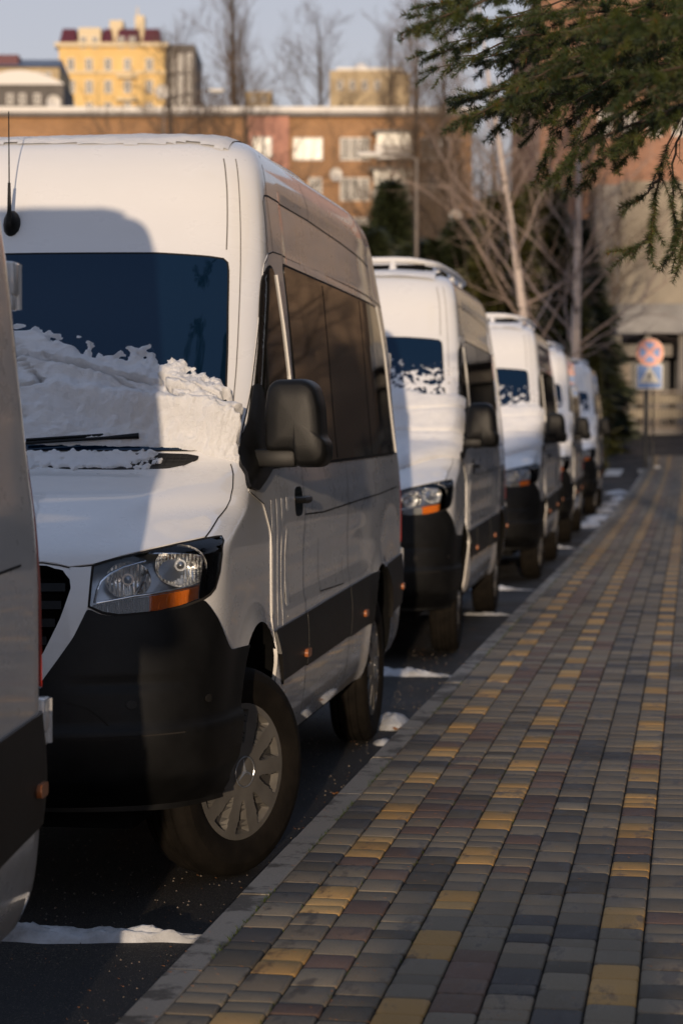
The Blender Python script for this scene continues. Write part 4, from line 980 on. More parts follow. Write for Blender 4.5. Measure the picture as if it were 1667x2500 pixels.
for k in range(2):
    tx_, ty_ = 1180+RN.rand()*520, -20+RN.rand()*200; z_ = 7.0+.9*RN.rand(); B.append(([(tx_+330*(1-t), ty_-90*(1-t)-14*(1-abs(2*t-1)), z_+.15*(1-t)) for t in (0, .25, .5, .75, 1)], .15, .95))
B = [([(a, b_, z_*1.08) for a, b_, z_ in pl], tl, fl) for pl, tl, fl in B]
for pl, tl, fl in B: bough([A_(*q) for q in pl], T, Cn, bark, tl, 0, 2, fl)
# thin hanging twigs at the right edge
for pl in ([(1760, 180, 6.6), (1680, 250, 6.6), (1640, 330, 6.6), (1605, 420, 6.6), (1595, 520, 6.6), (1580, 630, 6.6)], [(1700, 230, 6.8), (1668, 300, 6.8), (1640, 400, 6.8), (1640, 500, 6.8), (1650, 600, 6.8), (1640, 665, 6.8)], [(1760, 300, 6.5), (1690, 380, 6.5), (1668, 480, 6.5), (1660, 560, 6.5), (1668, 640, 6.5)], [(1604, 440, 6.6), (1580, 470, 6.6), (1545, 495, 6.6)], [(1600, 560, 6.6), (1565, 600, 6.6), (1522, 620, 6.6)]):
    q = [A_(*a) for a in pl]; Pp = []
    for a, b in zip(q[:-1], q[1:]): n = 4; Pp += [a+(b-a)*k/n+RN.normal(0, .003, 3) for k in range(n)]
    Pp.append(q[-1]); bark.tube(Pp, list(np.linspace(.005, .001, len(Pp))), 5, cap=False)
    for i in range(4, len(Pp)-1):
        d = Pp[i+1]-Pp[i]; 
        if i > len(Pp)*.42: twig(Pp[i], d, np.linalg.norm(d)*1.15, T, Cn, bark, 1, 2000)
        if RN.rand() < .5: twig(Pp[i], d/np.linalg.norm(d)+np.array([RN.normal(0, .6), RN.normal(0, .5), -.1]), .07+.07*RN.rand(), T, Cn, bark, 1, 2000 if i > len(Pp)*.4 else 60)
print('NEEDLES', sum(len(t) for t in T)//3)
hb = [(2.7, 6.2, 10.6), (1.2, 6.3, 10.1), (-.3, 6.4, 9.3), (-1.1, 6.55, 8.5), (-1.4, 6.9, 8.2), (-1.6, 7.2, 8.0), (-1.72, 7.12, 7.9), (-1.86, 6.9, 7.8)]
n_T = len(T); bough([np.array(a)-off0 for a in hb[3:]], T, Cn, bark, .34, 0, 2, 1); bough([np.array(a)+np.array([.03, .04, .1])-off0 for a in hb[4:]], T, Cn, bark, .30, 0, 2, 1); bark.tube([np.array(a)-off0 for a in hb], [.05, .04, .03, .02, .018, .016, .012, .006], 6)
needles_mesh('bough_needles', np.concatenate(T), np.concatenate(Cn), parent=spr); bark.build('boughs', 'twig_bark', spr)
# the high crown as sprays of needle clumps, a narrow spire
def spire(R_, H, base, rad, n, leaf=.16, sq=1.0):
    k = n; u = R_.rand(k)**.8; z = base+(H-base)*u; tier = .75+.35*np.abs(np.sin(z*2.3)); r = rad*(1-u)**.85*tier*np.sqrt(.25+.75*R_.rand(k)); t = R_.rand(k)*2*pi
    A = np.stack([r*np.cos(t), r*np.sin(t), z-.18*r], 1); out = np.stack([np.cos(t), np.sin(t), -.35+.3*R_.randn(k)], 1); out /= np.linalg.norm(out, axis=1)[:, None]
    S = np.cross(out, R_.normal(0, 1, (k, 3))); S /= np.linalg.norm(S, axis=1)[:, None]; ln = leaf*(.6+.8*R_.rand(k))[:, None]
    tri = np.stack([A-S*ln*.16, A+S*ln*.16, A+out*ln*1.3], 1).reshape(-1, 3); return tri, k
T2, k = spire(RN, 22, 4.2, 2.3, 26000, .22)
needles_mesh('crown', T2, np.array([[.022, .034, .011]])*(.6+.9*RN.rand(k))[:, None], parent=spr)

# ------------------------------------------------------------------ bare trees
def limbs(R_, H, r0, n1, a1, l1, spread=.9, n2=6, n3=5, start=.22, sway=.02, lean=(0, 0), droop=0., top=.97):
    trunk = MB(); tw = MB(); pts = []; p = np.array([0, 0, -.3]); N = 14
    for i in range(N+1):
        u = i/N; pts.append(np.array([lean[0]*u*H+sway*H*sin(u*5+R_.rand()*.3)*u, lean[1]*u*H+sway*H*cos(u*4)*u, -.3+u*(H+.3)]))
    rad = [max(.012, r0*(1-.93*i/N)) for i in range(N+1)]; trunk.tube(pts, rad, 10)
    def br(p, d, L, r, lev, mb):
        n = 5 if lev < 3 else 3; q = [p]; dd = d/np.linalg.norm(d)
        for i in range(n): dd = dd+R_.normal(0, .13, 3)+np.array([0, 0, .06-droop*lev]); dd /= np.linalg.norm(dd); q.append(q[-1]+dd*L/n)
        mb.tube(q, list(np.linspace(r, r*.25, n+1)), 5 if lev == 1 else 3, cap=False)
        k = {1: n2, 2: n3, 3: 0}[lev]
        for j in range(k):
            t = .2+.78*(j+R_.rand()*.7)/k; i = min(int(t*n), n-1); b = q[i]+(q[i+1]-q[i])*(t*n-i); dir_ = q[i+1]-q[i]; dir_ /= np.linalg.norm(dir_); s = R_.normal(0, 1, 3); s -= (s@dir_)*dir_; s /= np.linalg.norm(s)
            br(b, dir_*.8+s*.75+np.array([0, 0, .12]), L*(.5-.15*t)*(.7+.6*R_.rand()), max(r*.42, .006), lev+1, tw)
    for i in range(n1):
        u = start+(top-start)*(i+R_.rand()*.6)/n1; f = u*N; k = min(int(f), N-1); b = pts[k]+(pts[k+1]-pts[k])*(f-k); t = i*2.4+R_.rand()*.8; el = a1+R_.normal(0, .12)
        br(b, np.array([cos(t)*cos(el), sin(t)*cos(el), sin(el)]), l1*H*(1.12-u)**spread*(.7+.5*R_.rand()), max(.012, rad[k]*.30), 1, trunk if u < .0 else tw)
    return trunk, tw
def tree_kind(seed, **k):
    R_ = np.random.RandomState(seed); return limbs(R_, **k)
TREES = {}
def bare_tree(kind, x, y, label, group, s=1., rz=0., cat='tree', name='bare_tree'):
    z = g(y)
    if kind in TREES and TREES[kind][1]: o = copy_tree(TREES[kind][0])
    else:
        o = empty(name); k, bm_, tm_ = KINDS[kind]; a, b = tree_kind(*k[:1], **k[1]); a.build('trunk', bm_, o, smooth=True); b.build('crown', tm_, o); TREES[kind] = (o, True)
    o.location = (x, y, z-.05); o.scale = (s, s, s); o.rotation_euler = (0, 0, rz); tag(o, label, cat, group); return o
KINDS = {'birch': ((21, dict(H=13, r0=.17, n1=22, a1=.70, l1=.42, spread=.8, n2=6, n3=5, start=.18, sway=.01, lean=(-.13, 0))), 'birch_bark', 'birch_twigs'),
         'birch_b': ((23, dict(H=13, r0=.20, n1=22, a1=.75, l1=.40, spread=.8, n2=6, n3=5, start=.22, sway=.012, lean=(.01, 0))), 'birch_bark', 'birch_twigs'),
         'wide': ((31, dict(H=14, r0=.26, n1=26, a1=.75, l1=.42, spread=.6, n2=9, n3=9, start=.25, sway=.015)), 'dark_bark', 'bare_twigs'),
         'wide_b': ((37, dict(H=15, r0=.24, n1=30, a1=.85, l1=.36, spread=.6, n2=9, n3=9, start=.22, sway=.02)), 'dark_bark', 'bare_twigs'),
         'poplar': ((41, dict(H=24, r0=.35, n1=70, a1=1.25, l1=.22, spread=.5, n2=9, n3=8, start=.12, sway=.006)), 'dark_bark', 'bare_twigs'),
         'bush': ((51, dict(H=5, r0=.06, n1=30, a1=1.0, l1=.55, spread=.3, n2=7, n3=5, start=.03, sway=.03)), 'dark_bark', 'bare_twigs')}
def base_at(px, z):               # ground point seen in column px at distance z
    p = at(px, 1040, z); return p[0], p[1]
def T_(kind, px, z, H, label, group, Hk, rz=0., name='bare_tree'):
    x, y = base_at(px, z); return bare_tree(kind, x, y, label, group, H/Hk, rz, name=name)
def el(px, y0, z): return HC+(1040-y0)*z/FPX     # height above the road of a point seen at row y0
# two birches over the middle vans
T_('birch', 1328, 60, 13.5, 'pale leaning birch whose trunk rises behind the third van', 'bare birches behind the vans', 13, .1, 'birch_tree')
T_('birch_b', 1400, 66, 13.5, 'upright birch to the right of the leaning birch', 'bare birches behind the vans', 13, 1.0, 'birch_tree')
# brown bare trees and shrubs between the vans and the brick block
lab = ['bare brown tree left of the leaning birch', 'bare tree between the tall lamp post and the leaning birch', 'bare tree behind the upright birch', 'bare tree at the corner of the concrete building', 'bare tree in front of the pink stairwell of the brick block', 'low bare tree before the satellite dish of the brick block', 'bare tree in front of the yellow building', 'bare tree at the left side of the pink stairwell']
for i, (k, px, z, H, Hk, rz) in enumerate([('wide', 1180, 78, 10.5, 14, .4), ('wide_b', 1105, 84, 8.5, 15, 2.), ('wide', 1330, 84, 13, 14, 3.), ('wide_b', 1440, 86, 12.5, 15, 4.), ('wide', 600, 138, 21.5, 14, 1.), ('wide_b', 1000, 108, 9, 15, .2), ('wide', 430, 136, 23.5, 14, 5.)]):
    T_(k, px, z, H, lab[i], 'bare brown trees behind the vans', Hk, rz)
T_('poplar', 575, 175, el(575, 20, 175), 'tall bare poplar standing against the sky behind the brick block', 'bare poplars on the skyline', 24, .3, 'poplar_tree')
T_('poplar', 1010, 118, el(1010, 60, 118), 'tall bare poplar cut by the top edge beside the spruce tip', 'bare poplars on the skyline', 24, 2.3, 'poplar_tree')
T_('poplar', 948, 150, el(948, 145, 150)-1, 'slim bare poplar in front of the pale rooftop house', 'bare poplars on the skyline', 24, 3.3, 'poplar_tree')
T_('poplar', 1085, 125, el(1085, 60, 125)-1, 'bare poplar hidden partly by the near spruce bough', 'bare poplars on the skyline', 24, 4.3, 'poplar_tree')
T_('wide', 780, 230, 26, 'round bare tree on the skyline left of the pale rooftop house', 'bare poplars on the skyline', 14, .9)
for i, (px, z, s) in enumerate([(905, 56, .9), (1010, 62, .9), (1110, 64, .85), (1200, 70, .8), (1440, 76, .7)]):
    T_('bush', px, z, 5*s, ['bare shrub just above the second van roof', 'bare shrub left of the tall lamp post foot', 'bare shrub right of the tall lamp post', 'bare shrub behind the leaning birch', 'bare shrub beside the clipped thujas'][i], 'bare shrubs behind the vans', 5, i*1.3, 'bare_shrub')
# evergreens
def evergreen(x, y, H, rad, label, group, mat='evergreen', n=9000, leaf=.30, base=.3, name='conifer'):
    o = empty(name, (x, y, g(y))); R_ = np.random.RandomState(int(abs(x)*10)+int(y)); tri, k = spire(R_, H, base, rad, n, leaf); c0 = {'evergreen': [.022, .028, .011], 'evergreen_olive': [.045, .044, .010]}[mat]
    needles_mesh('crown', tri, np.array([c0])*(.5+1.1*R_.rand(k))[:, None], parent=o); m = MB(); m.tube([(0, 0, -.3), (0, 0, H*.9)], [.05+H*.012, .02], 8); m.build('trunk', 'dark_bark', o); tag(o, label, 'conifer' if name == 'conifer' else 'thuja', group); return o
for i, (px, z, top, rad, n, mt) in enumerate([(955, 88, 445, 2.0, 12000, 'evergreen'), (905, 80, 560, 2.2, 12000, 'evergreen'), (1060, 76, 590, 2.6, 14000, 'evergreen'), (1130, 76, 540, 2.4, 14000, 'evergreen'), (1225, 74, 480, 2.6, 16000, 'evergreen_olive'), (1320, 76, 450, 2.6, 16000, 'evergreen_olive'), (1010, 78, 600, 2.6, 12000, 'evergreen'), (1400, 82, 540, 2.2, 12000, 'evergreen')]):
    x, y = base_at(px, z); evergreen(x, y, el(px, top, z)-g(y), rad, ['small spruce pointing up in front of the white balconies', 'dark spruce directly above the second van roof', 'wide dark spruce right of the lamp post foot', 'dark spruce left of the leaning birch', 'olive spruce directly behind the leaning birch', 'broad olive spruce between the two birches', 'low dark spruce behind the tall lamp post', 'dark spruce right of the upright birch'][i], 'dark conifers behind the vans', mt, n, .45)
for i, (px, z, top, rad) in enumerate([(1378, 64, 835, .28), (1450, 66, 842, .33)]):
    x, y = base_at(px, z); evergreen(x, y, el(px, top, z)-g(y), rad, ['slim olive thuja at the foot of the upright birch', 'slim olive thuja beside the concrete building'][i], 'clipped thujas near the crossing', 'evergreen_olive', 3500, .14, .05, 'thuja')

# ------------------------------------------------------------------ buildings far behind
class Bld:
    # local frame: x to the right along the facade, y into the depth, z up; origin at photo column px, distance z, on the ground
    def __init__(s, name, px, z, label, cat='building', group=None, rz=0.):
        x, y = base_at(px, z); s.z = z; s.px = px; s.y0 = y; s.o = empty(name, (x, y, 0), YAWC+rz); tag(s.o, label, cat, group)
    def X(s, px): return (px-s.px)*s.z/FPX
    def Z(s, py): return HC+(1040-py)*s.z/FPX
    def part(s, name, mat, x0, x1, y0, y1, z0, z1, parent=None):
        m = MB(); m.box(x0, x1, y0, y1, z0, z1); return m.build(name, mat, parent or s.o)
    def window(s, x0, x1, z0, z1, y=0., pane='pane', bars=2, trans=False, parent=None):
        w_ = x1-x0; m = MB(); t = .09
        m.box(x0-t, x1+t, y-.06, y+.02, z0-t, z0); m.box(x0-t, x1+t, y-.06, y+.02, z1, z1+t); m.box(x0-t, x0, y-.06, y+.02, z0, z1); m.box(x1, x1+t, y-.06, y+.02, z0, z1)
        for k in range(1, bars+1): xx = x0+w_*k/(bars+1); m.box(xx-.05, xx+.05, y-.05, y+.02, z0, z1)
        if trans: zz = z0+(z1-z0)*.7; m.box(x0, x1, y-.045, y+.02, zz-.04, zz+.04)
        f = m.build('window', 'white_frame', parent or s.o); m = MB(); m.box(x0, x1, y-.02, y+.015, z0, z1); m.build('pane', pane, f); return f
# long ochre brick block
b = Bld('apartment_block', 560, 150, 'long ochre brick apartment block with snowy flat roof and a pink stairwell')
zt = b.Z(280); xl, xr = b.X(-260), b.X(1150)
b.part('wall', 'ochre_brick', xl, xr, .0, 13, 0, zt-.003); b.part('stairwell', 'pink_wall', b.X(607), b.X(706), -.35, .3, 0, b.Z(283)+.0)
b.part('roof', 'dish_white', xl-.4, xr+.4, -.5, 13.4, zt, zt+.35); b.part('cornice', 'grey_concrete', xl-.45, xr+.45, -.55, -.0, zt-.28, zt-.004)
for r_, (y0, y1) in enumerate(((343, 392), (440, 490), (537, 588), (634, 684), (731, 780))):
    for px in (752, 866, 966, 1062) if r_ != 1 else (866, 966, 1062):
        w_ = 33 if not (r_ == 1 and px == 752) else 20
        b.window(b.X(px-w_), b.X(px+w_), b.Z(y1), b.Z(y0), 0, 'pale_pane' if (px == 752 and r_ == 0) else 'pane', 2)
    b.window(b.X(620), b.X(662), b.Z(y1-4), b.Z(y0), -.35, 'pale_pane', 1)
b.window(b.X(757), b.X(783), b.Z(490), b.Z(440), 0, 'pane', 1)
for r_ in range(4):
    for k in range(9): px = -240+k*92; b.window(b.X(px), b.X(px+56), b.Z(400+r_*97), b.Z(350+r_*97), 0, 'pane', 2)
for (x0, x1, y0, y1) in ((915, 1010, 330, 395), (908, 1012, 420, 500), (915, 1010, 540, 600)):
    bl = b.part('balcony', 'white_frame', b.X(x0), b.X(x1), -1.1, .02, b.Z(y1), b.Z(y1-34)); b.part('glazing', 'pale_pane', b.X(x0+4), b.X(x1-4), -1.05, .015, b.Z(y1-34), b.Z(y0+4), bl); b.part('balcony_roof', 'dark_metal', b.X(x0-8), b.X(x1+8), -1.25, .01, b.Z(y0+4), b.Z(y0-3), bl)
def dish(px, py, z, r, label, group='satellite dishes on the far walls'):
    o = empty('satellite_dish', at(px, py, z), YAWC+.25); tag(o, label, 'satellite dish', group); m = MB(); V = []; n = 28
    for i in range(7): u = i/6; V += [(r*u*cos(2*pi*k/n), .16*r*2*(u*u)-.3*r-.25, r*u*sin(2*pi*k/n)) for k in range(n)]
    V = [(a, -(b_)-.5, c_) for a, b_, c_ in V]
    m.add(V, [(i*n+k, i*n+(k+1) % n, (i+1)*n+(k+1) % n, (i+1)*n+k) for i in range(6) for k in range(n)]); d = m.build('bowl', 'dish_white', o, smooth=True); m = MB(); m.tube([(0, .6, -r*.3), (0, .0, -r*.2), (0, -.15, 0)], .03, 6); m.tube([(0, -.3, -r), (0, -.75, -.1)], .015, 5); m.build('bracket', 'metal_grey', o)
dish(818, 427, 149.2, .45, 'round white dish on the brick block between two windows')
dish(131, 250, 229, .75, 'big pale dish before the dark grey house on the left')
dish(395, 225, 180, .6, 'pale dish above the roof of the brick block at the yellow building')
dish(1108, 530, 92, .3, 'small dish seen through the bare twigs right of the lamp post')
# yellow building with maroon mansard roof on the hill
b = Bld('yellow_building', 280, 300, 'tall yellow building with maroon mansard roof and white dormers')
x0, x1 = b.X(149), b.X(405); D = 16.
b.part('wall', 'cream_wall', x0, x1, 0, D, 15, b.Z(118)); b.part('wing', 'grey_wall', x1, b.X(478), 1.2, D, 15, b.Z(112))  # wing coloured grey to stand for shade on that side
b.part('cornice', 'cream_trim', x0-.5, x1+.5, -.6, D+.2, b.Z(122), b.Z(112)); b.part('string_course', 'cream_trim', x0-.2, x1+.2, -.25, -.0, b.Z(186), b.Z(180))
m = MB(); zt, zr = b.Z(111.9), b.Z(72); 
for (a0, a1) in ((149, 192), (250, 278), (350, 395), (286, 345)):
    A, B_ = b.X(a0), b.X(a1); m.add([(A, .2, zt), (B_, .2, zt), (B_, 6, zt), (A, 6, zt), (A+.3, 1.8, zr), (B_-.3, 1.8, zr), (B_-.3, 5, zr), (A+.3, 5, zr)], [(0, 1, 5, 4), (1, 2, 6, 5), (2, 3, 7, 6), (3, 0, 4, 7), (4, 5, 6, 7)])
m.build('mansard', 'maroon_roof', b.o)
m = MB(); m.box(b.X(330), b.X(352), 2.2, 5, zt, b.Z(38)); m.box(b.X(268), b.X(300), 2.2, 6, zt, b.Z(50)); m.box(b.X(196), b.X(250), .3, 6, zt, b.Z(74)); m.tube([(b.X(335), 3, zt), (b.X(335), 3, b.Z(16))], .12, 6); m.build('attic', 'cream_trim', b.o)
for px in (208, 236, 300, 327): b.window(b.X(px-6), b.X(px+6), b.Z(124), b.Z(98), .0, 'pane', 0)
for r_, (ya, yb) in enumerate(((150, 177), (203, 232), (257, 290))):
    for px in (178, 222, 268, 315, 368): b.window(b.X(px-8), b.X(px+8), b.Z(yb), b.Z(ya), 0, 'pane', 1 if px in (222, 315) else 0)
    for px in (420, 442, 463): b.window(b.X(px-4), b.X(px+4), b.Z(yb), b.Z(ya-15), 1.2, 'pane', 0)
for (pa, pb, pz) in ((290, 340, 190), (290, 340, 245)): b.part('balcony', 'cream_trim', b.X(pa), b.X(pb), -1., .0, b.Z(pz+8), b.Z(pz))
# slate roofed house and dark grey house on the left
b = Bld('slate_roof_house', 80, 250, 'house with slate blue roof and a red roof patch behind the dark grey house'); b.part('wall', 'pale_wall', b.X(-60), b.X(150), 0, 10, 10, b.Z(170))
m = MB(); A, B_, zt, zr = b.X(-60), b.X(152), b.Z(170), b.Z(138); m.add([(A, -.5, zt), (B_, -.5, zt), (B_, 10, zt), (A, 10, zt), (A, 4, zr), (B_-.3, 4, zr)], [(0, 1, 5, 4), (1, 2, 5), (2, 3, 4, 5), (3, 0, 4)]); m.build('roof', 'slate_roof', b.o); b.part('red_roof', 'maroon_roof', b.X(-60), b.X(48), .8, 3.2, zt, b.Z(137))
for px in (100, 122): b.window(b.X(px-6), b.X(px+6), b.Z(205), b.Z(183), 0, 'pane', 0)
b = Bld('grey_house', 70, 235, 'dark grey house with snow on its rounded roof at the left edge'); b.part('wall', 'grey_wall', b.X(-60), b.X(160), 0, 9, 8, b.Z(212))
m = MB(); V = []; n = 10
for k in range(n+1): t = k/n; V += [(b.X(-60+220*t), -.3, b.Z(212-34*sin(pi*min(1, (t*.95+.02))))), (b.X(-60+220*t), 9.3, b.Z(212-34*sin(pi*min(1, t*.95+.02))))]
V += [(b.X(-60), -.3, b.Z(213)), (b.X(160), -.3, b.Z(213))]
m.add(V, [(2*k, 2*k+1, 2*k+3, 2*k+2) for k in range(n)]+[tuple([2*k for k in range(n+1)]+[2*n+3, 2*n+2])]); m.build('roof', 'dish_white', b.o)
for px in (30, 60, 96): b.window(b.X(px-6), b.X(px+6), b.Z(258), b.Z(236), 0, 'pane', 0)
# pale house with a white dome
b = Bld('pale_house', 880, 320, 'pale yellow flat-roofed house with a white dome on the skyline'); b.part('wall', 'pale_wall', b.X(805), b.X(960), 0, 12, 20, b.Z(178)); b.part('roof', 'dish_white', b.X(822), b.X(985), .3, 11, b.Z(177.8), b.Z(170)); b.part('side_wing', 'pale_wall', b.X(960), b.X(1000), .5, 12, 20, b.Z(184))
m = MB(); V = []; n = 20
for i in range(7): t = i/6*pi/2; V += [(b.X(882)+1.1*cos(t)*cos(2*pi*k/n), 4+1.1*cos(t)*sin(2*pi*k/n), b.Z(170)+1.3*sin(t)) for k in range(n)]
m.add(V, [(i*n+k, i*n+(k+1) % n, (i+1)*n+(k+1) % n, (i+1)*n+k) for i in range(6) for k in range(n)]); m.build('dome', 'dish_white', b.o, smooth=True)
for px in (830, 860, 890, 920): b.window(b.X(px-6), b.X(px+6), b.Z(225), b.Z(203), 0, 'pane', 0)
b = Bld('small_pale_house', 630, 310, 'small pale house peeking over the roof of the brick block beside the poplar'); b.part('wall', 'pale_wall', b.X(598), b.X(664), 0, 8, 20, b.Z(232)); b.part('roof', 'dish_white', b.X(596), b.X(666), -.3, 8.3, b.Z(232)+.003, b.Z(228)); b.window(b.X(615), b.X(625), b.Z(255), b.Z(240)); b.window(b.X(640), b.X(650), b.Z(255), b.Z(240))
# concrete building at the right with its entrance canopy
b = Bld('concrete_building', 1500, 97, 'russet building with pale concrete front and heavy entrance canopy at the right edge'); xr = b.X(1667)+6
b.part('wall', 'russet_brick', b.X(1330), xr, 3.0, 20, 0, b.Z(-60)); b.part('concrete_front', 'concrete', b.X(1512), xr+.3, .0, 3.1, b.Z(760), b.Z(445)); b.part('side_panel', 'grey_concrete', b.X(1455), b.X(1511.5), .5, 3.05, 0, b.Z(450))
b.part('unseen_wing', 'brown_wall', xr+.002, xr+24, 3.5, 20, 0, b.Z(60)); b.part('lintel', 'grey_concrete', b.X(1512), xr+.2, .3, 3.2, b.Z(870), b.Z(760.3)); b.part('canopy', 'canopy_concrete', b.X(1482), xr, -3.2, -.02, b.Z(822), b.Z(752));  # unseen end wing, added as a warm backdrop for the side window reflections
for px in (1490, 1560, 1640): b.part('column', 'grey_concrete', b.X(px-7), b.X(px+7), -2.6, -2.1, 0, b.Z(822)-.004)
b.part('dark_entrance', 'dark_metal', b.X(1512), xr, 2.0, 2.9, 0, b.Z(870)-.005)
for px in (1540, 1592, 1615): b.part('door_leaf', 'metal_grey', b.X(px-11), b.X(px+11), 1.9, 1.995, 1.2, b.Z(885))
for r_ in range(5):
    for k in range(8): px = 1480+k*62; b.window(b.X(px), b.X(px+26), b.Z(640-r_*110), b.Z(588-r_*110), 3.0, 'pane', 1) if r_ > 2 else None
for px in (1520, 1600): b.part('panel_joint', 'grey_concrete', b.X(px-.6), b.X(px+.6), -.012, .0, b.Z(758), b.Z(446))
for k, px in enumerate((1416, 1440)): b.window(b.X(px), b.X(px+14), b.Z(880), b.Z(830), 3.0, 'pale_pane', 0)
# lit orange things by the entrance
o = empty('parcel_box', at(1481, 893, 86), YAWC); 
m = MB(); m.box(-.28, .28, -.2, .2, -.9, .45, 0, .04); m.build('body', 'pale_wall', o, smooth=40); m = MB(); m.box(-.20, .20, -.215, -.19, -.05, .36); m.build('door', 'cream_wall', o); o.location.z = g(o.location.y)+.9; tag(o, 'small pale yellow cabinet standing in front of the entrance columns', 'cabinet')
# fence: bars in front of pale panels, in bays between posts
def fence():
    x0, y0 = base_at(1385, 84); dx, dy = cos(YAWC), sin(YAWC); o = empty('metal_fence', (x0, y0, g(y0)), YAWC); tag(o, 'grey metal bar fence with pale panels behind it across the end of the street', 'fence')
    m = MB(); L = 16.; n = int(L/.135)
    for k in range(n): m.box(-3+k*.135, -3+k*.135+.028, -.03, 0, .12, 1.72)
    m.box(-3, L-3, -.035, .01, 1.60, 1.66); m.box(-3, L-3, -.035, .01, .25, .31); m.build('bars', 'metal_grey', o)
    for k in range(7): m = MB(); m.box(-3+k*2.6, -2.9+k*2.6, -.07, .05, 0, 1.85, 0, .01); m.build('post', 'dark_metal', o)
    for z0, z1 in ((1.18, 1.50), (.62, .96)): m = MB(); m.box(-3, L-3, .12, .16, z0, z1); m.build('panel', 'fence_beige', o)
    m = MB(); m.box(-3, L-3, .0, .3, -.6, .22); m.build('plinth', 'grey_concrete', o)
fence()
# road sign with two plates on a double post
def sign():
    z = 66.; x, y = base_at(1583, z); zb = g(y)+.12; o = empty('road_sign', (x, y, zb), YAWC); tag(o, 'red and blue no-stopping disc above a blue pedestrian crossing plate on a dark post', 'road sign')
    m = MB(); m.tube([(-.09, 0, 0), (-.09, 0, 3.3)], .075, 12); m.tube([(.12, .03, 0), (.12, .03, 2.6)], .035, 10); m.build('post', 'dark_metal', o, smooth=40)
    rc = HC+(1040-861)*z/FPX-zb; r = .42
    def disc(r, y0, y1, nm, mat, par, n=48): m = MB(); m.prism([(r*cos(2*pi*k/n), rc+r*sin(2*pi*k/n)) for k in range(n)], y0, y1, 'y'); return m.build(nm, mat, par)
    d = disc(r, -.10, -.085, 'round_plate', 'sign_white', o); disc(r*.965, -.105, -.1005, 'red_ring', 'sign_red', d); disc(r*.72, -.110, -.1055, 'blue_field', 'sign_blue', d)
    for s in (1, -1): m = MB(); a = pi/4*s; c_, s_ = cos(a), sin(a); h = r*.75; t = r*.11; m.prism([(c_*h*u-s_*t*v, rc+s_*h*u+c_*t*v) for u, v in ((-1, -1), (1, -1), (1, 1), (-1, 1))], -.1135-.0005*(s > 0), -.1105, 'y'); m.build('red_bar', 'sign_red', d)
    cz = HC+(1040-920)*z/FPX-zb; h = .36
    m = MB(); m.prism(rpoly([(-h-.04, cz-h-.02), (h+.04, cz-h-.02), (h+.04, cz+h+.02), (-h-.04, cz+h+.02)], .05), -.075, -.06, 'y'); q = m.build('square_plate', 'sign_white', o)
    m = MB(); m.prism(rpoly([(-h, cz-h+.02), (h, cz-h+.02), (h, cz+h-.02), (-h, cz+h-.02)], .04), -.080, -.0755, 'y'); m.build('blue_field', 'sign_blue', q)
    m = MB(); m.prism([(-h*.86, cz-h*.52), (h*.86, cz-h*.52), (0, cz+h*.86)], -.085, -.0805, 'y'); m.build('white_triangle', 'sign_white', q)
    m = MB(); m.tube([(0, -.088, cz+.10), (-.01, -.088, cz+.0)], .028, 6); m.tube([(0, -.088, cz+.13), (0, -.088, cz+.16)], .03, 8)
    for a, b_ in (((-.01, cz), (-.08, cz-.15)), ((-.01, cz), (.07, cz-.15)), ((0, cz+.08), (-.08, cz+.02)), ((0, cz+.08), (.08, cz+.01))): m.tube([(a[0], -.088, a[1]), (b_[0], -.088, b_[1])], .014, 5)
    m.build('walking_figure', 'sign_black', q)
    m = MB(); m.box(.15, .33, -.1, .1, -.02, .10, 0, .02); m.box(-.3, .3, -.25, .25, -.14, .0, 0, .02); m.build('footing', 'road_paint', o, smooth=40)
sign()
def lamp(px, z, H, label, arm=1.4, side_=-1, name='street_lamp', curve=False):
    x, y = base_at(px, z); o = empty(name, (x, y, g(y)), YAWC); tag(o, label, 'street lamp', 'street lamps behind the vans')
    m = MB(); m.tube([(0, 0, -.2), (0, 0, H*.5), (0, 0, H)], [.10, .085, .06], 12); m.build('pole', 'metal_grey', o, smooth=40)
    m = MB(); pts = [(0, 0, H-.05), (side_*arm*.12, 0, H+.35), (side_*arm*.45, 0, H+.65), (side_*arm, 0, H+.85)] if curve else [(0, 0, H-.05), (side_*arm*.3, 0, H+.1), (side_*arm, 0, H+.12)]
    m.tube(pts, .045, 8); m.build('arm', 'metal_grey', o, smooth=60); e = pts[-1]
    m = MB(); m.box(*sorted((e[0]-side_*.1, e[0]+side_*.65)), -.14, .14, e[2]-.08, e[2]+.07, 0, .05); h_ = m.build('lamp_head', 'dish_white', o, smooth=40); m = MB(); m.box(*sorted((e[0]+side_*.05, e[0]+side_*.55)), -.10, .10, e[2]-.11, e[2]-.081, 0, .01); m.build('diffuser', 'pale_pane', h_)
lamp(402, 112, el(402, 262, 112)-1.9, 'street lamp with a long curved arm before the yellow building', 2.4, 1, curve=True)
lamp(1016, 70, el(1016, 388, 70)-g(70), 'tall straight lamp post left of the birches', 1.2, -1)
lamp(1090, 100, el(1090, 612, 100)-g(100), 'low street lamp among the bare trees right of the tall post', .9, -1)

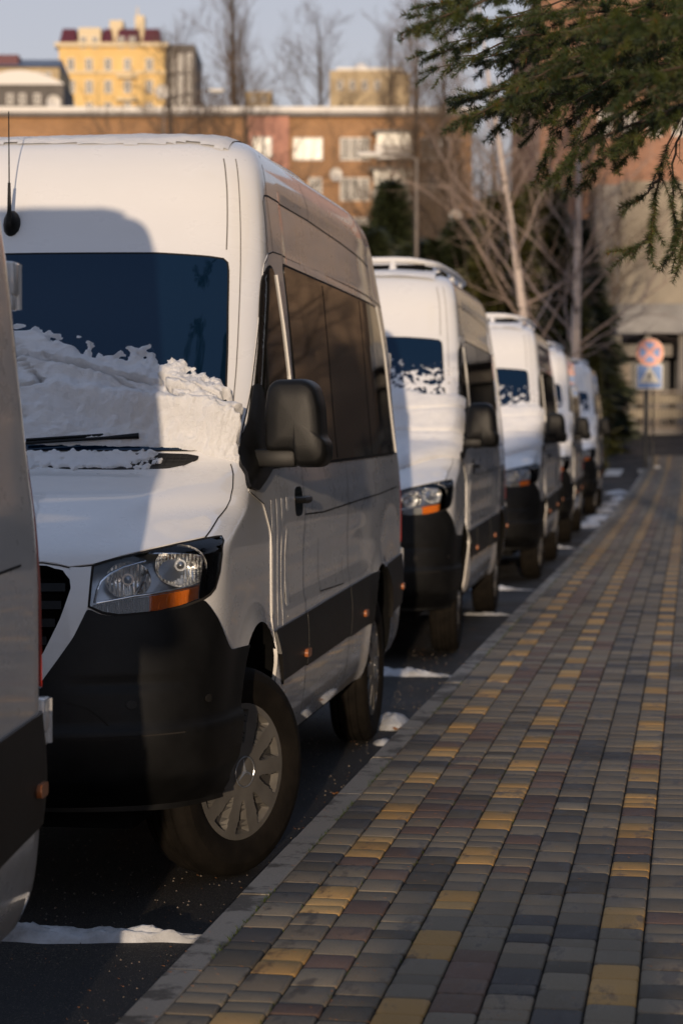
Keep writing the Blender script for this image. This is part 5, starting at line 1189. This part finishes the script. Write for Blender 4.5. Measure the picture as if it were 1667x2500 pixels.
# ------------------------------------------------------------------ right side of the street, beyond the frame: seen in the vans' paint and glass
RR = random.Random(9)
lbs = ['spruce', 'tree']
for k in range(7):
    y = 9+k*7.5+RR.uniform(-1, 1); x = 6.8+RR.uniform(-.6, 1.6)+.03*y
    if k in (1, 4): evergreen(x, y, 9+2*RR.random(), 2.2, ['dark spruce on the pavement side, nearer of two', 'dark spruce on the pavement side, farther of two'][k == 4], 'trees along the right side of the pavement', 'evergreen', 9000, .35)
    else: bare_tree(['wide', 'birch_b', 'wide_b', 'wide', 'birch', 'wide_b', 'wide'][k], x, y, ['bare tree beside the pavement opposite the sharp van', '', 'bare tree beside the pavement opposite the second van', 'bare tree beside the pavement opposite the middle van', '', 'bare tree on the right side opposite the farthest van', 'bare tree on the right side near the crossing'][k], 'trees along the right side of the pavement', 10/14, RR.uniform(0, 6))
b_ = empty('office_block', (24, -12, 0)); tag(b_, 'long grey brown block along the right side of the street, outside the picture', 'building')
m = MB(); m.box(0, 10, 0, 74, -1, 15.5); m.build('wall', 'grey_concrete', b_); m = MB(); m.box(-.4, 10.3, -.3, 74.3, 15.503, 15.9); m.build('roof', 'grey_concrete', b_)
for r_ in range(4):
    for k in range(14):
        m = MB(); y = 2.5+k*5.1; z = 2.4+r_*3.5; m.box(-.06, .02, y, y+1.9, z, z+1.7); w_ = m.build('window', 'white_frame', b_); m = MB(); m.box(-.075, -.03, y+.1, y+1.8, z+.1, z+1.6); m.build('pane', 'pane', w_)
for k in range(9): bare_tree(['wide_b', 'wide', 'poplar'][k % 3], 11+RR.uniform(-1, 3), 12+k*8, 'bare tree in the second row on the right side, number %d from the near end' % (k+1) if 0 else 'bare tree in the second row on the right, ' + ['first', 'second', 'third', 'fourth', 'fifth', 'sixth', 'seventh', 'eighth', 'farthest'][k] + ' from the near end', 'second row of trees on the right side', .75, RR.uniform(0, 6))
for k, (px, z, top) in enumerate([(1120, 112, 300), (1200, 118, 255), (1290, 108, 280), (1370, 114, 250), (1420, 104, 330)]):
    T_(['wide', 'wide_b'][k % 2], px, z, el(px, top, z)-g(z), ['bare tree rising beside the left end of the russet building', 'tall bare tree behind the leaning birch top', 'bare tree between the two birch crowns', 'bare tree behind the upright birch crown', 'bare tree touching the grey side panel'][k], 'tall bare trees before the russet building', [14, 15][k % 2], k*1.1)
for k in range(16):
    y = 44+k*3.4; x = 4.6+.24*(y-40)+RR.uniform(-1.2, 2.2)
    if k % 4 == 1: evergreen(x, y, 8+3*RR.random(), 2.0, 'dark spruce at the far right side, ' + ['first', 'second', 'third', 'fourth'][k//4] + ' counted from the near end', 'trees at the far right side of the crossing', 'evergreen', 7000, .4)
    else: bare_tree(['wide_b', 'birch', 'wide', 'birch_b'][k % 4], x, y, 'bare tree at the far right side, ' + ['first', '', 'second', 'third', 'fourth', '', 'fifth', 'sixth', 'seventh', '', 'eighth', 'ninth', 'tenth', '', 'eleventh', 'twelfth'][k] + ' counted from the near end', 'trees at the far right side of the crossing', .8, RR.uniform(0, 6))
def hedge(x0, x1, y0, y1, h, n, label, leafsz=.07, base=PZ):
    R_ = np.random.RandomState(int(n)); A = np.stack([R_.uniform(x0, x1, n), R_.uniform(y0, y1, n), base+h*np.sqrt(R_.rand(n))*(.85+.15*R_.rand(n))], 1); N_ = R_.normal(0, 1, (n, 3)); N_ /= np.linalg.norm(N_, axis=1)[:, None]; S = np.cross(N_, R_.normal(0, 1, (n, 3))); S /= np.linalg.norm(S, axis=1)[:, None]
    o = needles_mesh('hedge', np.stack([A-S*leafsz*.4, A+S*leafsz*.4, A+N_*leafsz], 1).reshape(-1, 3), np.array([[.03, .036, .014]])*(.5+R_.rand(n))[:, None]); tag(o, label, 'hedge'); return o
hedge(5.9, 6.7, 6, 60, 1.1, 60000, 'clipped dark hedge along the right edge of the pavement', .09)
hedge(.05, .75, -3.4, -2.7, .92, 9000, 'unseen low shrub added behind the camera to shade the near pavement', .06)  # unseen shrub, added to cast shade on the near paving
for k in range(6):
    bare_tree(['birch_b', 'wide', 'birch', 'wide_b', 'birch_b', 'wide'][k], 9.5+k*2.6, 74+k*2.4, ['first', 'second', 'third', 'fourth', 'fifth', 'sixth'][k] + ' bare tree from the left before the low brown wing, beyond the right edge', 'trees before the brown wing', .85, k*1.7)
